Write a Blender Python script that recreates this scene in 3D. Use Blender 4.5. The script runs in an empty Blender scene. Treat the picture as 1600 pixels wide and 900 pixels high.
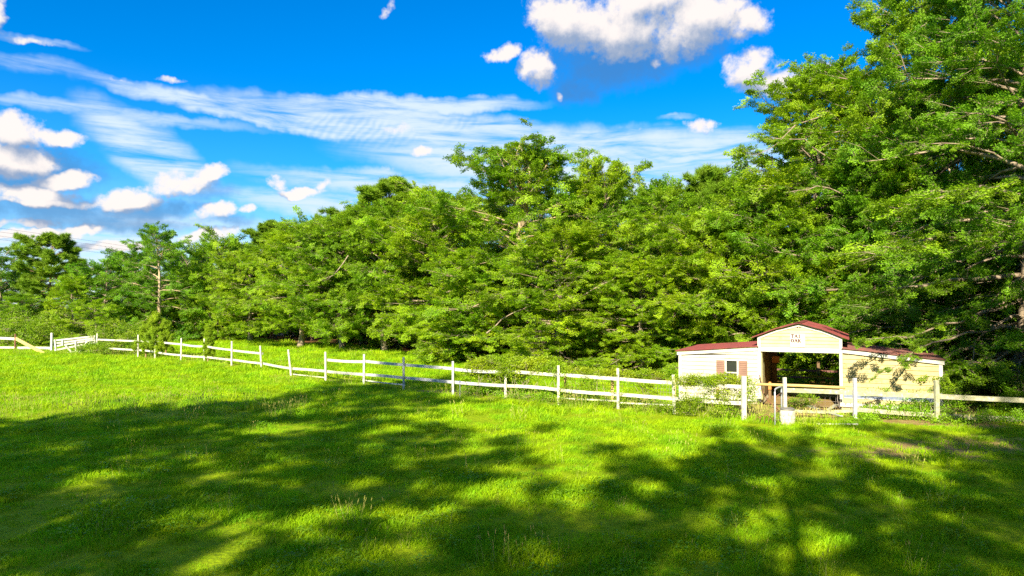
import bpy, math, random
import numpy as np
from mathutils import Vector, Matrix
C = bpy.context.scene
COL = C.collection
RNG = np.random.RandomState(7)
R_ = math.radians
PI = math.pi

# ------------------------------------------------------------------ camera
F = 1067.0; HOR = 480.0; CAMH = 3.6
cam = bpy.data.cameras.new('camera'); camo = bpy.data.objects.new('camera', cam); COL.objects.link(camo)
cam.lens = 24.0; cam.sensor_width = 36.0; cam.clip_end = 6000; cam.clip_start = 0.1
camo.location = (0, 0, CAMH)
PITCH = math.atan((HOR-450)/F)
camo.rotation_euler = (PI/2 + PITCH, 0, 0)
C.camera = camo
# ------------------------------------------------------------------ light
SUN_AZ = R_(20)      # sun stands this far to the left of straight behind the camera
SUN_EL = R_(31)
sdir = Vector((-math.sin(SUN_AZ)*math.cos(SUN_EL), -math.cos(SUN_AZ)*math.cos(SUN_EL), math.sin(SUN_EL)))
sl = bpy.data.lights.new('sun', 'SUN'); sl.energy = 3.9; sl.angle = R_(0.53); sl.color = (1.0, 0.88, 0.66)
so = bpy.data.objects.new('sun', sl); COL.objects.link(so)
so.rotation_euler = (-sdir).to_track_quat('-Z', 'Y').to_euler()
C.view_settings.view_transform = 'Standard'; C.view_settings.look = 'None'
C.view_settings.gamma = 1.0; C.view_settings.exposure = 1.75
C.view_settings.use_curve_mapping = False
C.cycles.use_denoising = False; C.cycles.max_bounces = 6; C.cycles.diffuse_bounces = 4; C.cycles.glossy_bounces = 2
C.cycles.transmission_bounces = 3; C.cycles.transparent_max_bounces = 4
C.cycles.caustics_reflective = False; C.cycles.caustics_refractive = False
C.cycles.sample_clamp_indirect = 10.0

def azel(px, py):
    """direction (azimuth, elevation) of a point of the sky"""
    x = (px-800)/F; z = (450-py)/F; y = 1.0
    c, s = math.cos(PITCH), math.sin(PITCH)
    y2 = y*c - z*s; z2 = y*s + z*c
    return math.atan2(x, y2), math.atan2(z2, math.hypot(x, y2))

def build_world():
    w = bpy.data.worlds.new('World'); C.world = w; w.use_nodes = True
    nt = w.node_tree; nt.nodes.clear(); N = nt.nodes; L = nt.links
    def put(sock, v):
        if isinstance(v, bpy.types.NodeSocket): L.new(v, sock)
        elif v is not None: sock.default_value = v
    def M(op, a, b=None, c=None, clamp=False):
        n = N.new('ShaderNodeMath'); n.operation = op; n.use_clamp = clamp
        put(n.inputs[0], a); put(n.inputs[1], b)
        if c is not None: put(n.inputs[2], c)
        return n.outputs[0]
    def V(op, a, b=None):
        n = N.new('ShaderNodeVectorMath'); n.operation = op
        put(n.inputs[0], a); put(n.inputs[1], b)
        return n.outputs['Value'] if op in ('LENGTH', 'DOT_PRODUCT') else n.outputs[0]
    def mr(v, a, b, c=0.0, d=1.0, smooth=True):
        n = N.new('ShaderNodeMapRange'); n.interpolation_type = 'SMOOTHSTEP' if smooth else 'LINEAR'
        put(n.inputs[0], v); n.inputs[1].default_value = a; n.inputs[2].default_value = b
        n.inputs[3].default_value = c; n.inputs[4].default_value = d
        return n.outputs[0]
    def mixc(f, a, b, mode='MIX'):
        n = N.new('ShaderNodeMix'); n.data_type = 'RGBA'; n.blend_type = mode
        put(n.inputs['Factor'], f); put(n.inputs[6], a); put(n.inputs[7], b)
        return n.outputs[2]
    def noise(vec, scale, detail=6, rough=.55, dist=0.0):
        n = N.new('ShaderNodeTexNoise'); put(n.inputs['Vector'], vec); n.inputs['Scale'].default_value = scale
        n.inputs['Detail'].default_value = detail; n.inputs['Roughness'].default_value = rough
        n.inputs['Distortion'].default_value = dist
        return n.outputs['Fac'], n.outputs['Color']
    sky = N.new('ShaderNodeTexSky'); sky.sky_type = 'NISHITA'; sky.sun_disc = False
    sky.sun_elevation = SUN_EL
    sky.sun_rotation = math.atan2(sdir.x, sdir.y)
    sky.air_density = 1.0; sky.dust_density = 0.2; sky.ozone_density = 3.0
    hs = N.new('ShaderNodeHueSaturation'); L.new(sky.outputs[0], hs.inputs['Color'])
    hs.inputs['Saturation'].default_value = 1.7; hs.inputs['Value'].default_value = .95
    skyc = mixc(1.0, hs.outputs[0], (.9, .84, 1.0, 1), 'MULTIPLY')
    tc = N.new('ShaderNodeTexCoord'); sp = N.new('ShaderNodeSeparateXYZ'); L.new(tc.outputs['Generated'], sp.inputs[0])
    az = M('ARCTAN2', sp.outputs[0], sp.outputs[1]); el = M('ARCSINE', sp.outputs[2])
    cb = N.new('ShaderNodeCombineXYZ'); L.new(az, cb.inputs[0]); L.new(el, cb.inputs[1]); P0 = cb.outputs[0]
    skyc = mixc(M('MULTIPLY', mr(el, .0, .32, 1.0, 0.0), .45), skyc, (1.3, 3.1, 4.9, 1))
    # domain warp so outlines billow
    _, wc = noise(P0, 16, 4, .6)
    wv = V('SUBTRACT', wc, (.5, .5, .5)); sc_ = N.new('ShaderNodeVectorMath'); sc_.operation = 'SCALE'
    L.new(wv, sc_.inputs[0]); sc_.inputs['Scale'].default_value = .034
    P = V('ADD', P0, sc_.outputs[0])
    def blobs(lst, pos):
        """soft union of tilted ellipses (px, py, rx, ry, tilt, weight)"""
        acc = None
        for b in lst:
            px, py, rx, ry = b[:4]; tilt = R_(b[4]) if len(b) > 4 else 0.0; wgt = b[5] if len(b) > 5 else 1.0
            a, e = azel(px, py) if not (len(b) > 6) else (R_(px), R_(py))
            rx, ry = (rx/F, ry/F)
            d = V('SUBTRACT', pos, (a, e, 0))
            u = V('DOT_PRODUCT', d, (math.cos(tilt)/rx, math.sin(tilt)/rx, 0))
            v = V('DOT_PRODUCT', d, (-math.sin(tilt)/ry, math.cos(tilt)/ry, 0))
            r2 = M('ADD', M('MULTIPLY', u, u), M('MULTIPLY', v, v))
            m = M('SUBTRACT', wgt, r2)
            acc = m if acc is None else M('SMOOTH_MAX', acc, m, .25)
        return M('MAXIMUM', acc, -1.5)
    G = 'g'
    white = [(905, 38, 88, 42, -8), (985, 45, 100, 40, 4), (1075, 38, 85, 42, 6), (1160, 40, 40, 28, 0, .7), (1010, 8, 90, 34),
             (785, 82, 30, 13, 10), (840, 108, 34, 26, -25), (872, 150, 8, 10, 0, .1),
             (1170, 108, 40, 30, 12), (1225, 130, 55, 20, -8), (1185, 88, 24, 16, 0), (1280, 112, 20, 18, 20, .8), (1022, 96, 14, 14, 0, .2),
             (1100, 195, 34, 13, -6, .5), (620, 200, 30, 14, 0, .35), (1000, 200, 10, 5, 0, .4),
             (30, 205, 34, 25, -8), (15, 245, 55, 22, 0), (90, 215, 32, 14, -6), (105, 285, 37, 15, 6), (40, 305, 63, 13, -4), (60, 318, 84, 7, 0, .8),
             (205, 312, 46, 17, 14), (255, 288, 34, 17, 25), (330, 270, 25, 14, 22), (290, 292, 50, 12, 20, .8),
             (432, 284, 17, 15, -35, .7), (466, 298, 46, 8, 4, .7), (507, 285, 22, 9, 30, .5),
             (335, 330, 29, 13, 14), (388, 326, 13, 7, 10, .5), (330, 372, 42, 12, 12), (170, 388, 50, 9, 2),
             (50, 365, 63, 8, 2), (120, 360, 30, 8, 8), (30, 347, 50, 6, 0, .7), (660, 236, 24, 8, 10, .5), (605, 18, 12, 22, -35, .3),
             (260, 123, 30, 6, 0, .25), (195, 125, 24, 4, 0, .4), (0, 15, 10, 26, 0, .6), (35, 58, 40, 7, 0, .0), (610, 268, 26, 12, 0, .15),
             (-60, 24, 150, 60, 0, 1, G), (-75, 10, 170, 40, 5, 1, G), (70, 18, 150, 45, 0, 1, G), (95, 30, 160, 60, 0, 1, G), (130, 12, 200, 50, 0, 1, G),
             (160, 25, 180, 60, 0, 1, G), (-110, 28, 170, 60, 0, 1, G), (-145, 14, 210, 50, 0, 1, G), (20, 55, 160, 70, 0, 1, G), (-30, 60, 150, 60, 0, 1, G)]
    grey = [(960, 95, 130, 52, 4), (900, 140, 60, 32, 0, .8), (1080, 75, 90, 36, 0, .8), (1210, 155, 60, 18, 0, .6), (60, 262, 95, 42, -6), (20, 290, 70, 26, 0),
            (70, 328, 120, 24, 0), (230, 330, 90, 20, 8), (330, 300, 60, 20, 10, .7), (150, 350, 160, 16, 0, .9), (190, 392, 80, 8, 0, .6), (350, 345, 60, 18, 0, .6),
            (-60, 22, 160, 40, 0, 1, G), (95, 28, 160, 40, 0, 1, G), (160, 23, 180, 40, 0, 1, G), (-110, 26, 170, 40, 0, 1, G)]
    cirr = [(620, 195, 330, 30, -3), (420, 182, 270, 15, -6), (930, 250, 380, 52, -3, 1.2), (640, 165, 220, 16, 2), (700, 296, 380, 28, -3, .8),
            (230, 235, 120, 44, -32, .9), (170, 175, 280, 14, 0, .55), (560, 325, 260, 24, -4, .8), (200, 395, 340, 34, 0, 1.), (1000, 300, 500, 40, 0, .7), (1060, 182, 40, 8, 0, .5), (290, 350, 260, 20, 0, .5),
            (50, 100, 120, 22, 0, .35), (1050, 310, 400, 50, 0, .8), (-170, 14, 700, 90, 0, .8, G), (110, 18, 600, 90, 0, .8, G), (-80, 12, 500, 70, 0, .8, G),
            (-120, 45, 900, 260, 0, .9, G), (0, 62, 900, 320, 0, .9, G), (120, 50, 900, 240, 0, .9, G), (180, 70, 900, 300, 0, .9, G), (60, 75, 900, 260, 0, .9, G), (-60, 72, 900, 260, 0, .9, G),  # unseen high cloud overhead and behind, added to lift the fill light
            (60, 60, 90, 10, 0, .35)]
    # cirrus: long streaks, drawn out along the horizon, and a fine ripple
    st = N.new('ShaderNodeMapping'); L.new(P0, st.inputs[0]); st.inputs['Scale'].default_value = (1.8, 15, 1); st.inputs['Rotation'].default_value = (0, 0, R_(3))
    s1, _ = noise(st.outputs[0], 3.2, 7, .62, .6)
    st2 = N.new('ShaderNodeMapping'); L.new(P0, st2.inputs[0]); st2.inputs['Scale'].default_value = (5, 34, 1); st2.inputs['Rotation'].default_value = (0, 0, R_(7))
    s2, _ = noise(st2.outputs[0], 3.0, 5, .6, .4)
    cm = mr(blobs(cirr, P), -.15, .8)
    rip = N.new('ShaderNodeTexWave'); rip.wave_type = 'BANDS'
    rm = N.new('ShaderNodeMapping'); L.new(P0, rm.inputs[0]); rm.inputs['Rotation'].default_value = (0, 0, R_(38)); L.new(rm.outputs[0], rip.inputs[0])
    rip.inputs['Scale'].default_value = 34; rip.inputs['Distortion'].default_value = 5; rip.inputs['Detail'].default_value = 2
    rz = mr(blobs([(560, 205, 110, 30, -4), (720, 190, 60, 14, 0, .7)], P), 0, .8)
    streak = M('ADD', M('MULTIPLY', s1, .75), M('MULTIPLY', s2, .35))
    cden = M('MULTIPLY', cm, mr(streak, .32, .66))
    cden = M('MULTIPLY', cden, M('SUBTRACT', 1.0, M('MULTIPLY', M('MULTIPLY', rz, rip.outputs['Fac']), .22)))
    col = mixc(M('MULTIPLY', cden, .92), skyc, (3.7, 4.3, 4.8, 1))
    # grey undersides
    n1, _ = noise(P0, 14, 7, .6); n2, _ = noise(P0, 42, 5, .6)
    n3, _ = noise(P0, 120, 4, .6)
    nn = M('ADD', M('ADD', M('MULTIPLY', M('SUBTRACT', n1, .5), 3.2), M('MULTIPLY', M('SUBTRACT', n2, .5), 1.7)), M('MULTIPLY', M('SUBTRACT', n3, .5), .8))
    gd = mr(M('ADD', blobs(grey, P), M('MULTIPLY', nn, .5)), -.1, 1.1)
    col = mixc(M('MULTIPLY', gd, .64), col, (.4, 1.05, 2.2, 1))
    # cumulus
    wb = blobs(white, P)
    wd0 = M('ADD', wb, nn)
    wd = mr(wd0, -.28, .72)
    off = V('ADD', P0, (-.012, .022, 0))
    o1, _ = noise(off, 14, 7, .6); o2, _ = noise(V('ADD', P0, (-.005, .008, 0)), 42, 5, .6)
    rel = M('ADD', M('MULTIPLY', M('SUBTRACT', n1, o1), 2.6), M('MULTIPLY', M('SUBTRACT', n2, o2), 1.1))
    # thick low parts of each cloud lose light
    ub = blobs(white, V('ADD', P, (-.004, .022, 0)))
    lit = mr(M('ADD', rel, M('MULTIPLY', M('SUBTRACT', wb, ub), 1.5)), -.75, .8)
    wcol = mixc(lit, (1.5, 1.95, 2.8, 1), (4.9, 4.5, 4.25, 1))
    col = mixc(M('MULTIPLY', wd, .97), col, wcol)
    bg = N.new('ShaderNodeBackground'); L.new(col, bg.inputs[0]); bg.inputs[1].default_value = 0.065
    out = N.new('ShaderNodeOutputWorld'); L.new(bg.outputs[0], out.inputs[0])
build_world()

# ------------------------------------------------------------------ placing helpers
def gz(x, y):
    """gentle swells of the ground"""
    return 0.05*np.sin(x*.21+1.3)*np.cos(y*.17) + 0.03*np.sin(x*.53+y*.37) + .02*np.sin(x*1.3-y*.9)
def gpt(px, py):
    d = CAMH*F/(py-HOR); return ((px-800)/F*d, d)
def at(px, d): return ((px-800)/F*d, d)
def zat(py, d): return CAMH-(py-HOR)/F*d

# ------------------------------------------------------------------ materials
def material(name, base=(.5,.5,.5), rough=.8, var=None, vscale=3.0, detail=5, bump=0.0, bscale=30, translucent=0.0, metallic=0.0,
             stretch=None, spec=.3, randamt=0.0, spots=None, tint=False):
    m = bpy.data.materials.new(name); m.use_nodes = True; nt = m.node_tree; nt.nodes.clear(); N = nt.nodes; L = nt.links
    out = N.new('ShaderNodeOutputMaterial'); bs = N.new('ShaderNodeBsdfPrincipled')
    bs.inputs['Roughness'].default_value = rough; bs.inputs['Metallic'].default_value = metallic
    bs.inputs['Specular IOR Level'].default_value = spec
    if translucent or randamt:      # leaves: vary over the place, not per object
        g = N.new('ShaderNodeNewGeometry'); vec = g.outputs['Position']
    else:
        g = N.new('ShaderNodeTexCoord'); vec = g.outputs['Object']
    mp = N.new('ShaderNodeMapping'); L.new(vec, mp.inputs[0])
    if stretch: mp.inputs['Scale'].default_value = stretch
    def mix(f, a, b, mode='MIX'):
        n = N.new('ShaderNodeMix'); n.data_type = 'RGBA'; n.blend_type = mode
        for s, v in ((n.inputs['Factor'], f), (n.inputs[6], a), (n.inputs[7], b)):
            if isinstance(v, bpy.types.NodeSocket): L.new(v, s)
            else: s.default_value = v if not isinstance(v, tuple) or len(v) == 4 else v+(1,)
        return n.outputs[2]
    c = None
    if var:
        nz = N.new('ShaderNodeTexNoise'); L.new(mp.outputs[0], nz.inputs['Vector']); nz.inputs['Scale'].default_value = vscale; nz.inputs['Detail'].default_value = detail
        cr = N.new('ShaderNodeValToRGB'); L.new(nz.outputs['Fac'], cr.inputs[0])
        cr.color_ramp.elements[0].position = .33; cr.color_ramp.elements[1].position = .67
        cr.color_ramp.elements[0].color = (*base, 1); cr.color_ramp.elements[1].color = (*var, 1)
        c = cr.outputs[0]
    else:
        rgb = N.new('ShaderNodeRGB'); rgb.outputs[0].default_value = (*base, 1); c = rgb.outputs[0]
    if randamt:
        oi = N.new('ShaderNodeObjectInfo')
        mrn = N.new('ShaderNodeMapRange'); L.new(oi.outputs['Random'], mrn.inputs[0]); mrn.inputs[3].default_value = 1-randamt; mrn.inputs[4].default_value = 1+randamt
        cmb = N.new('ShaderNodeCombineXYZ')
        for i in range(3): L.new(mrn.outputs[0], cmb.inputs[i])
        c = mix(1.0, c, cmb.outputs[0], 'MULTIPLY')
    if tint:
        oi2 = N.new('ShaderNodeObjectInfo'); c = mix(1.0, c, oi2.outputs['Color'], 'MULTIPLY')
    if spots:
        sc_, th, colr = spots
        nz2 = N.new('ShaderNodeTexNoise'); L.new(mp.outputs[0], nz2.inputs['Vector']); nz2.inputs['Scale'].default_value = sc_; nz2.inputs['Detail'].default_value = 7; nz2.inputs['Roughness'].default_value = .7
        m2 = N.new('ShaderNodeMapRange'); L.new(nz2.outputs['Fac'], m2.inputs[0]); m2.inputs[1].default_value = th; m2.inputs[2].default_value = th+.1
        c = mix(m2.outputs[0], c, colr)
    L.new(c, bs.inputs['Base Color'])
    if bump:
        bn = N.new('ShaderNodeTexNoise'); L.new(mp.outputs[0], bn.inputs['Vector']); bn.inputs['Scale'].default_value = bscale; bn.inputs['Detail'].default_value = 4
        b = N.new('ShaderNodeBump'); b.inputs['Strength'].default_value = bump; b.inputs['Distance'].default_value = .02
        L.new(bn.outputs['Fac'], b.inputs['Height']); L.new(b.outputs[0], bs.inputs['Normal'])
    sh = bs.outputs[0]
    if translucent:
        tr = N.new('ShaderNodeBsdfTranslucent'); L.new(c, tr.inputs[0]); ms = N.new('ShaderNodeMixShader'); ms.inputs[0].default_value = translucent
        L.new(sh, ms.inputs[1]); L.new(tr.outputs[0], ms.inputs[2]); sh = ms.outputs[0]
    L.new(sh, out.inputs[0])
    return m

MT = {}
MT['oak_leaf'] = material('oak_leaf', (.165,.35,.008), .5, (.30,.47,.010), .45, 4, translucent=.40, randamt=.22, spec=.35, tint=True)
MT['pine_needle'] = material('pine_needle', (.12,.24,.008), .6, (.20,.33,.010), .5, 3, translucent=.15, randamt=.2, spec=.25, tint=True)
MT['twig'] = material('twig', (.22,.17,.12), .9, (.34,.27,.19), 4)
MT['bark'] = material('bark', (.20,.15,.105), .9, (.38,.31,.22), 5, bump=.6, bscale=20, stretch=(1,1,.25))
MT['pale_bark'] = material('pale_bark', (.36,.26,.15), .9, (.55,.44,.28), 3, bump=.5, bscale=20, stretch=(1,1,.25))
MT['pine_bark'] = material('pine_bark', (.24,.14,.08), .9, (.38,.24,.15), 5, bump=.6, bscale=16, stretch=(1,1,.3))
MT['vine_leaf'] = material('vine_leaf', (.16,.30,.006), .5, (.27,.38,.01), .9, 4, translucent=.3, randamt=.25, spec=.35, tint=True)
MT['blade'] = material('blade', (.23,.48,.006), .55, (.42,.58,.004), .8, 5, translucent=.50, randamt=.38, spec=.25)
MT['weed'] = material('weed', (.15,.36,.004), .5, (.24,.44,.006), .6, 4, translucent=.35, randamt=.2, spec=.4)
MT['straw'] = material('straw', (.42,.46,.09), .7, (.50,.44,.15), 1.2, translucent=.3, randamt=.2)
MT['fence_white'] = material('fence_white', (.64,.63,.56), .7, (.48,.46,.37), 6, bump=.35, bscale=40, stretch=(1,1,1), spots=(7, .555, (.30,.28,.22)))
MT['fence_grey'] = material('fence_grey', (.55,.56,.58), .8, (.36,.36,.36), 7, bump=.4, bscale=40, spots=(6, .57, (.22,.22,.20)))
MT['fence_mossy_shaded'] = material('fence_mossy_shaded', (.44,.43,.31), .85, (.26,.27,.15), 7, bump=.4, bscale=40, spots=(9, .55, (.56,.56,.50)))  # mossy boards, also darkened for the shade on the right-hand rails
MT['raw_wood'] = material('raw_wood', (.60,.46,.17), .8, (.48,.34,.13), 4, bump=.3, stretch=(.3,3,3))
MT['siding_white'] = material('siding_white', (.48,.47,.40), .6, (.44,.42,.32), 1.8, bump=.12, bscale=30, spots=(3.5, .58, (.36,.33,.20)))
MT['siding_cream'] = material('siding_cream', (.50,.47,.27), .6, (.45,.41,.20), 2.2, bump=.12, bscale=30, spots=(3.5, .58, (.36,.32,.14)))
MT['siding_yellow'] = material('siding_yellow', (.47,.41,.20), .65, (.40,.33,.14), 2.5, bump=.15, bscale=30, spots=(3.5, .56, (.28,.24,.09)))
MT['trim'] = material('trim', (.56,.56,.51), .6, (.50,.49,.42), 4, bump=.1, spots=(7, .64, (.45,.44,.36)))
MT['red_roof'] = material('red_roof', (.20,.042,.036), .7, (.13,.030,.028), 4, spots=(4, .60, (.20,.07,.045)), spec=.4)
MT['rusty_roof'] = material('rusty_roof', (.20,.075,.06), .7, (.11,.06,.055), 3, spots=(5, .56, (.34,.12,.04)), spec=.3)
MT['interior_wood'] = material('interior_wood', (.25,.17,.08), .85, (.15,.095,.05), 3, bump=.3, stretch=(3,3,.5))
MT['shutter'] = material('shutter', (.24,.14,.10), .7, (.19,.11,.08), 4)
MT['blue_board'] = material('blue_board', (.12,.16,.26), .7, (.20,.24,.32), 6, spots=(8, .58, (.38,.40,.42)))
MT['rust'] = material('rust', (.24,.10,.05), .8, (.13,.07,.045), 12, bump=.3)
MT['galv'] = material('galv', (.46,.50,.58), .45, (.36,.38,.44), 9, metallic=0, spots=(14, .62, (.35,.15,.08)))
MT['wire'] = material('wire', (.34,.33,.31), .6, (.22,.16,.12), 10, metallic=.3)
MT['plastic_white'] = material('plastic_white', (.58,.57,.52), .4, (.50,.46,.37), 5, spots=(6, .56, (.32,.27,.18)))
MT['grey_lid'] = material('grey_lid', (.22,.21,.19), .7, (.14,.14,.13), 6)
MT['letter'] = material('letter', (.07,.012,.010), .6)
MT['concrete'] = material('concrete', (.42,.38,.26), .9, (.30,.26,.17), 6, bump=.4)
MT['black_wire'] = material('black_wire', (.05,.05,.05), .6)
MT['blue_cap'] = material('blue_cap', (.05,.09,.4), .5)
MT['orange_box'] = material('orange_box', (.65,.26,.07), .6, (.5,.2,.06), 5)
def glass_dark():
    m = bpy.data.materials.new('window_glass'); m.use_nodes = True
    b = m.node_tree.nodes['Principled BSDF']; b.inputs['Base Color'].default_value = (.03,.035,.03,1); b.inputs['Roughness'].default_value = .06
    b.inputs['Specular IOR Level'].default_value = .6
    return m
MT['glass'] = glass_dark()

# ------------------------------------------------------------------ mesh helpers
def new_mesh(name, v, f, mats, smooth=False, midx=None):
    me = bpy.data.meshes.new(name); me.from_pydata([tuple(map(float, p)) for p in v], [], [tuple(map(int, q)) for q in f])
    for m in mats: me.materials.append(MT[m])
    if midx is not None: me.polygons.foreach_set('material_index', np.asarray(midx, dtype=np.int32))
    if smooth: me.polygons.foreach_set('use_smooth', np.ones(len(me.polygons), dtype=bool))
    me.update(); return me
def link(name, me, parent=None, loc=None, rot=None):
    o = bpy.data.objects.new(name, me); COL.objects.link(o)
    if parent is not None: o.parent = parent
    if loc is not None: o.location = loc
    if rot is not None: o.rotation_euler = rot
    return o
def tag(o, label, cat, group=None, kind=None):
    o['label'] = label; o['category'] = cat
    if group: o['group'] = group
    if kind: o['kind'] = kind
    return o
def empty(name, loc=(0,0,0), rz=0.0):
    o = bpy.data.objects.new(name, None); COL.objects.link(o); o.location = loc; o.rotation_euler = (0,0,rz); o.empty_display_size = .2; return o
class MB:
    def __init__(s): s.v = []; s.f = []
    def poly(s, pts, faces):
        n = len(s.v); s.v += [tuple(p) for p in pts]; s.f += [tuple(i+n for i in q) for q in faces]
    def box(s, x0, y0, z0, x1, y1, z1):
        s.poly([(x0,y0,z0),(x1,y0,z0),(x1,y1,z0),(x0,y1,z0),(x0,y0,z1),(x1,y0,z1),(x1,y1,z1),(x0,y1,z1)],
               [(0,3,2,1),(4,5,6,7),(0,1,5,4),(1,2,6,5),(2,3,7,6),(3,0,4,7)])
    def bar(s, a, b, w, h, up=(0,0,1)):
        """box from a to b, w across, h along up"""
        a = Vector(a); b = Vector(b); d = (b-a).normalized(); u = Vector(up); u = (u - d*u.dot(d)).normalized(); r = d.cross(u)
        pts = [p + r*sx*w/2 + u*sz*h/2 for p in (a, b) for sx, sz in ((-1,-1),(1,-1),(1,1),(-1,1))]
        s.poly(pts, [(0,1,2,3),(7,6,5,4),(0,4,5,1),(1,5,6,2),(2,6,7,3),(3,7,4,0)])
    def bent(s, pts, w, h):
        """plank through several points (sagging or warped), h tall"""
        n = len(pts); ring = []
        for i, p in enumerate(pts):
            p = Vector(p); d = (Vector(pts[min(i+1,n-1)]) - Vector(pts[max(i-1,0)])).normalized()
            r = Vector((d.y, -d.x, 0)).normalized(); u = Vector((0,0,1)) - d*d.z; u.normalize()
            ring.append([p + r*sx*w/2 + u*sz*h/2 for sx, sz in ((-1,-1),(1,-1),(1,1),(-1,1))])
        vs = [q for rg in ring for q in rg]; fs = [(0,1,2,3), tuple(4*(n-1)+k for k in (3,2,1,0))]
        for i in range(n-1):
            for k in range(4):
                a = 4*i+k; b = 4*i+(k+1)%4; fs.append((a, a+4, b+4, b))
        s.poly(vs, fs)
    def tube(s, pts, r, sides=8, cap=True):
        pts = [Vector(p) for p in pts]; n = len(pts); rr = r if isinstance(r, (list, tuple)) else [r]*n; vs = []
        for i, p in enumerate(pts):
            d = (pts[min(i+1,n-1)]-pts[max(i-1,0)]).normalized()
            ref = Vector((0,0,1)) if abs(d.z) < .9 else Vector((1,0,0)); a = d.cross(ref).normalized(); b = d.cross(a)
            for k in range(sides):
                t = 2*PI*k/sides; vs.append(p + a*math.cos(t)*rr[i] + b*math.sin(t)*rr[i])
        fs = [(i*sides+k, i*sides+(k+1)%sides, (i+1)*sides+(k+1)%sides, (i+1)*sides+k) for i in range(n-1) for k in range(sides)]
        if cap: fs += [tuple(range(sides))[::-1], tuple((n-1)*sides+k for k in range(sides))]
        s.poly(vs, fs)
    def lathe(s, prof, c=(0,0,0), sides=24):
        n = len(prof); vs = [(c[0]+r*math.cos(2*PI*k/sides), c[1]+r*math.sin(2*PI*k/sides), c[2]+z) for r, z in prof for k in range(sides)]
        fs = [(i*sides+k, i*sides+(k+1)%sides, (i+1)*sides+(k+1)%sides, (i+1)*sides+k) for i in range(n-1) for k in range(sides)]
        fs += [tuple(range(sides))[::-1], tuple((n-1)*sides+k for k in range(sides))]
        s.poly(vs, fs)
    def prism(s, outline, y0, y1):
        """outline [(x,z)] extruded in y"""
        n = len(outline); vs = [(x,y0,z) for x,z in outline]+[(x,y1,z) for x,z in outline]
        s.poly(vs, [tuple(range(n)), tuple(range(2*n-1,n-1,-1))]+[(i,(i+n),((i+1)%n)+n,(i+1)%n) for i in range(n)])
    def build(s, name, mat, parent=None, bevel=0.0, smooth=False, loc=None, rot=None):
        o = link(name, new_mesh(name, s.v, s.f, [mat], smooth), parent, loc, rot)
        if bevel:
            b = o.modifiers.new('bevel', 'BEVEL'); b.width = bevel; b.segments = 1; b.limit_method = 'ANGLE'
        return o

# ------------------------------------------------------------------ scatter (leaves, grass) by geometry nodes
def scatter_group(name, sources):
    ng = bpy.data.node_groups.new(name, 'GeometryNodeTree')
    ng.interface.new_socket('Geometry', in_out='INPUT', socket_type='NodeSocketGeometry')
    ng.interface.new_socket('Geometry', in_out='OUTPUT', socket_type='NodeSocketGeometry')
    N = ng.nodes; L = ng.links
    gi = N.new('NodeGroupInput'); go = N.new('NodeGroupOutput'); ip = N.new('GeometryNodeInstanceOnPoints')
    jn = N.new('GeometryNodeJoinGeometry')
    for s in reversed(sources):
        oi = N.new('GeometryNodeObjectInfo'); oi.inputs['Object'].default_value = s; oi.transform_space = 'ORIGINAL'
        g2 = N.new('GeometryNodeGeometryToInstance'); L.new(oi.outputs['Geometry'], g2.inputs[0]); L.new(g2.outputs[0], jn.inputs[0])
    L.new(gi.outputs[0], ip.inputs['Points']); L.new(jn.outputs[0], ip.inputs['Instance']); ip.inputs['Pick Instance'].default_value = True
    def attr(nm, t):
        a = N.new('GeometryNodeInputNamedAttribute'); a.data_type = t; a.inputs['Name'].default_value = nm; return a.outputs['Attribute']
    L.new(attr('pick', 'INT'), ip.inputs['Instance Index'])
    er = N.new('FunctionNodeEulerToRotation'); L.new(attr('turn', 'FLOAT_VECTOR'), er.inputs[0]); L.new(er.outputs[0], ip.inputs['Rotation'])
    L.new(attr('size', 'FLOAT'), ip.inputs['Scale'])
    L.new(ip.outputs[0], go.inputs[0])
    return ng
def point_mesh(name, pos, turn, size, pick):
    n = len(pos); me = bpy.data.meshes.new(name); me.vertices.add(n)
    me.vertices.foreach_set('co', np.asarray(pos, dtype=np.float32).ravel())
    a = me.attributes.new('turn', 'FLOAT_VECTOR', 'POINT'); a.data.foreach_set('vector', np.asarray(turn, dtype=np.float32).ravel())
    a = me.attributes.new('size', 'FLOAT', 'POINT'); a.data.foreach_set('value', np.asarray(size, dtype=np.float32))
    a = me.attributes.new('pick', 'INT', 'POINT'); a.data.foreach_set('value', np.asarray(pick, dtype=np.int32))
    me.update(); return me
def scattered(name, me, ng, parent=None, loc=None, rot=None):
    o = link(name, me, parent, loc, rot); m = o.modifiers.new('scatter', 'NODES'); m.node_group = ng; o['kind'] = 'stuff'; return o

def leaf_quad(rs, p, d, n, length, width):
    """a folded diamond leaf: 4 vertices, 2 triangles"""
    d = d/np.linalg.norm(d); s = np.cross(d, n); s /= np.linalg.norm(s)+1e-9; nn = np.cross(s, d)
    mid = p + d*length*.5
    return [p, mid + s*width/2 + nn*width*.18, p + d*length, mid - s*width/2 + nn*width*.18]
def src(name, v, f, mats, midx=None):
    return bpy.data.objects.new(name, new_mesh(name, v, f, mats, midx=midx))     # a source shape, not linked itself

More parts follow.
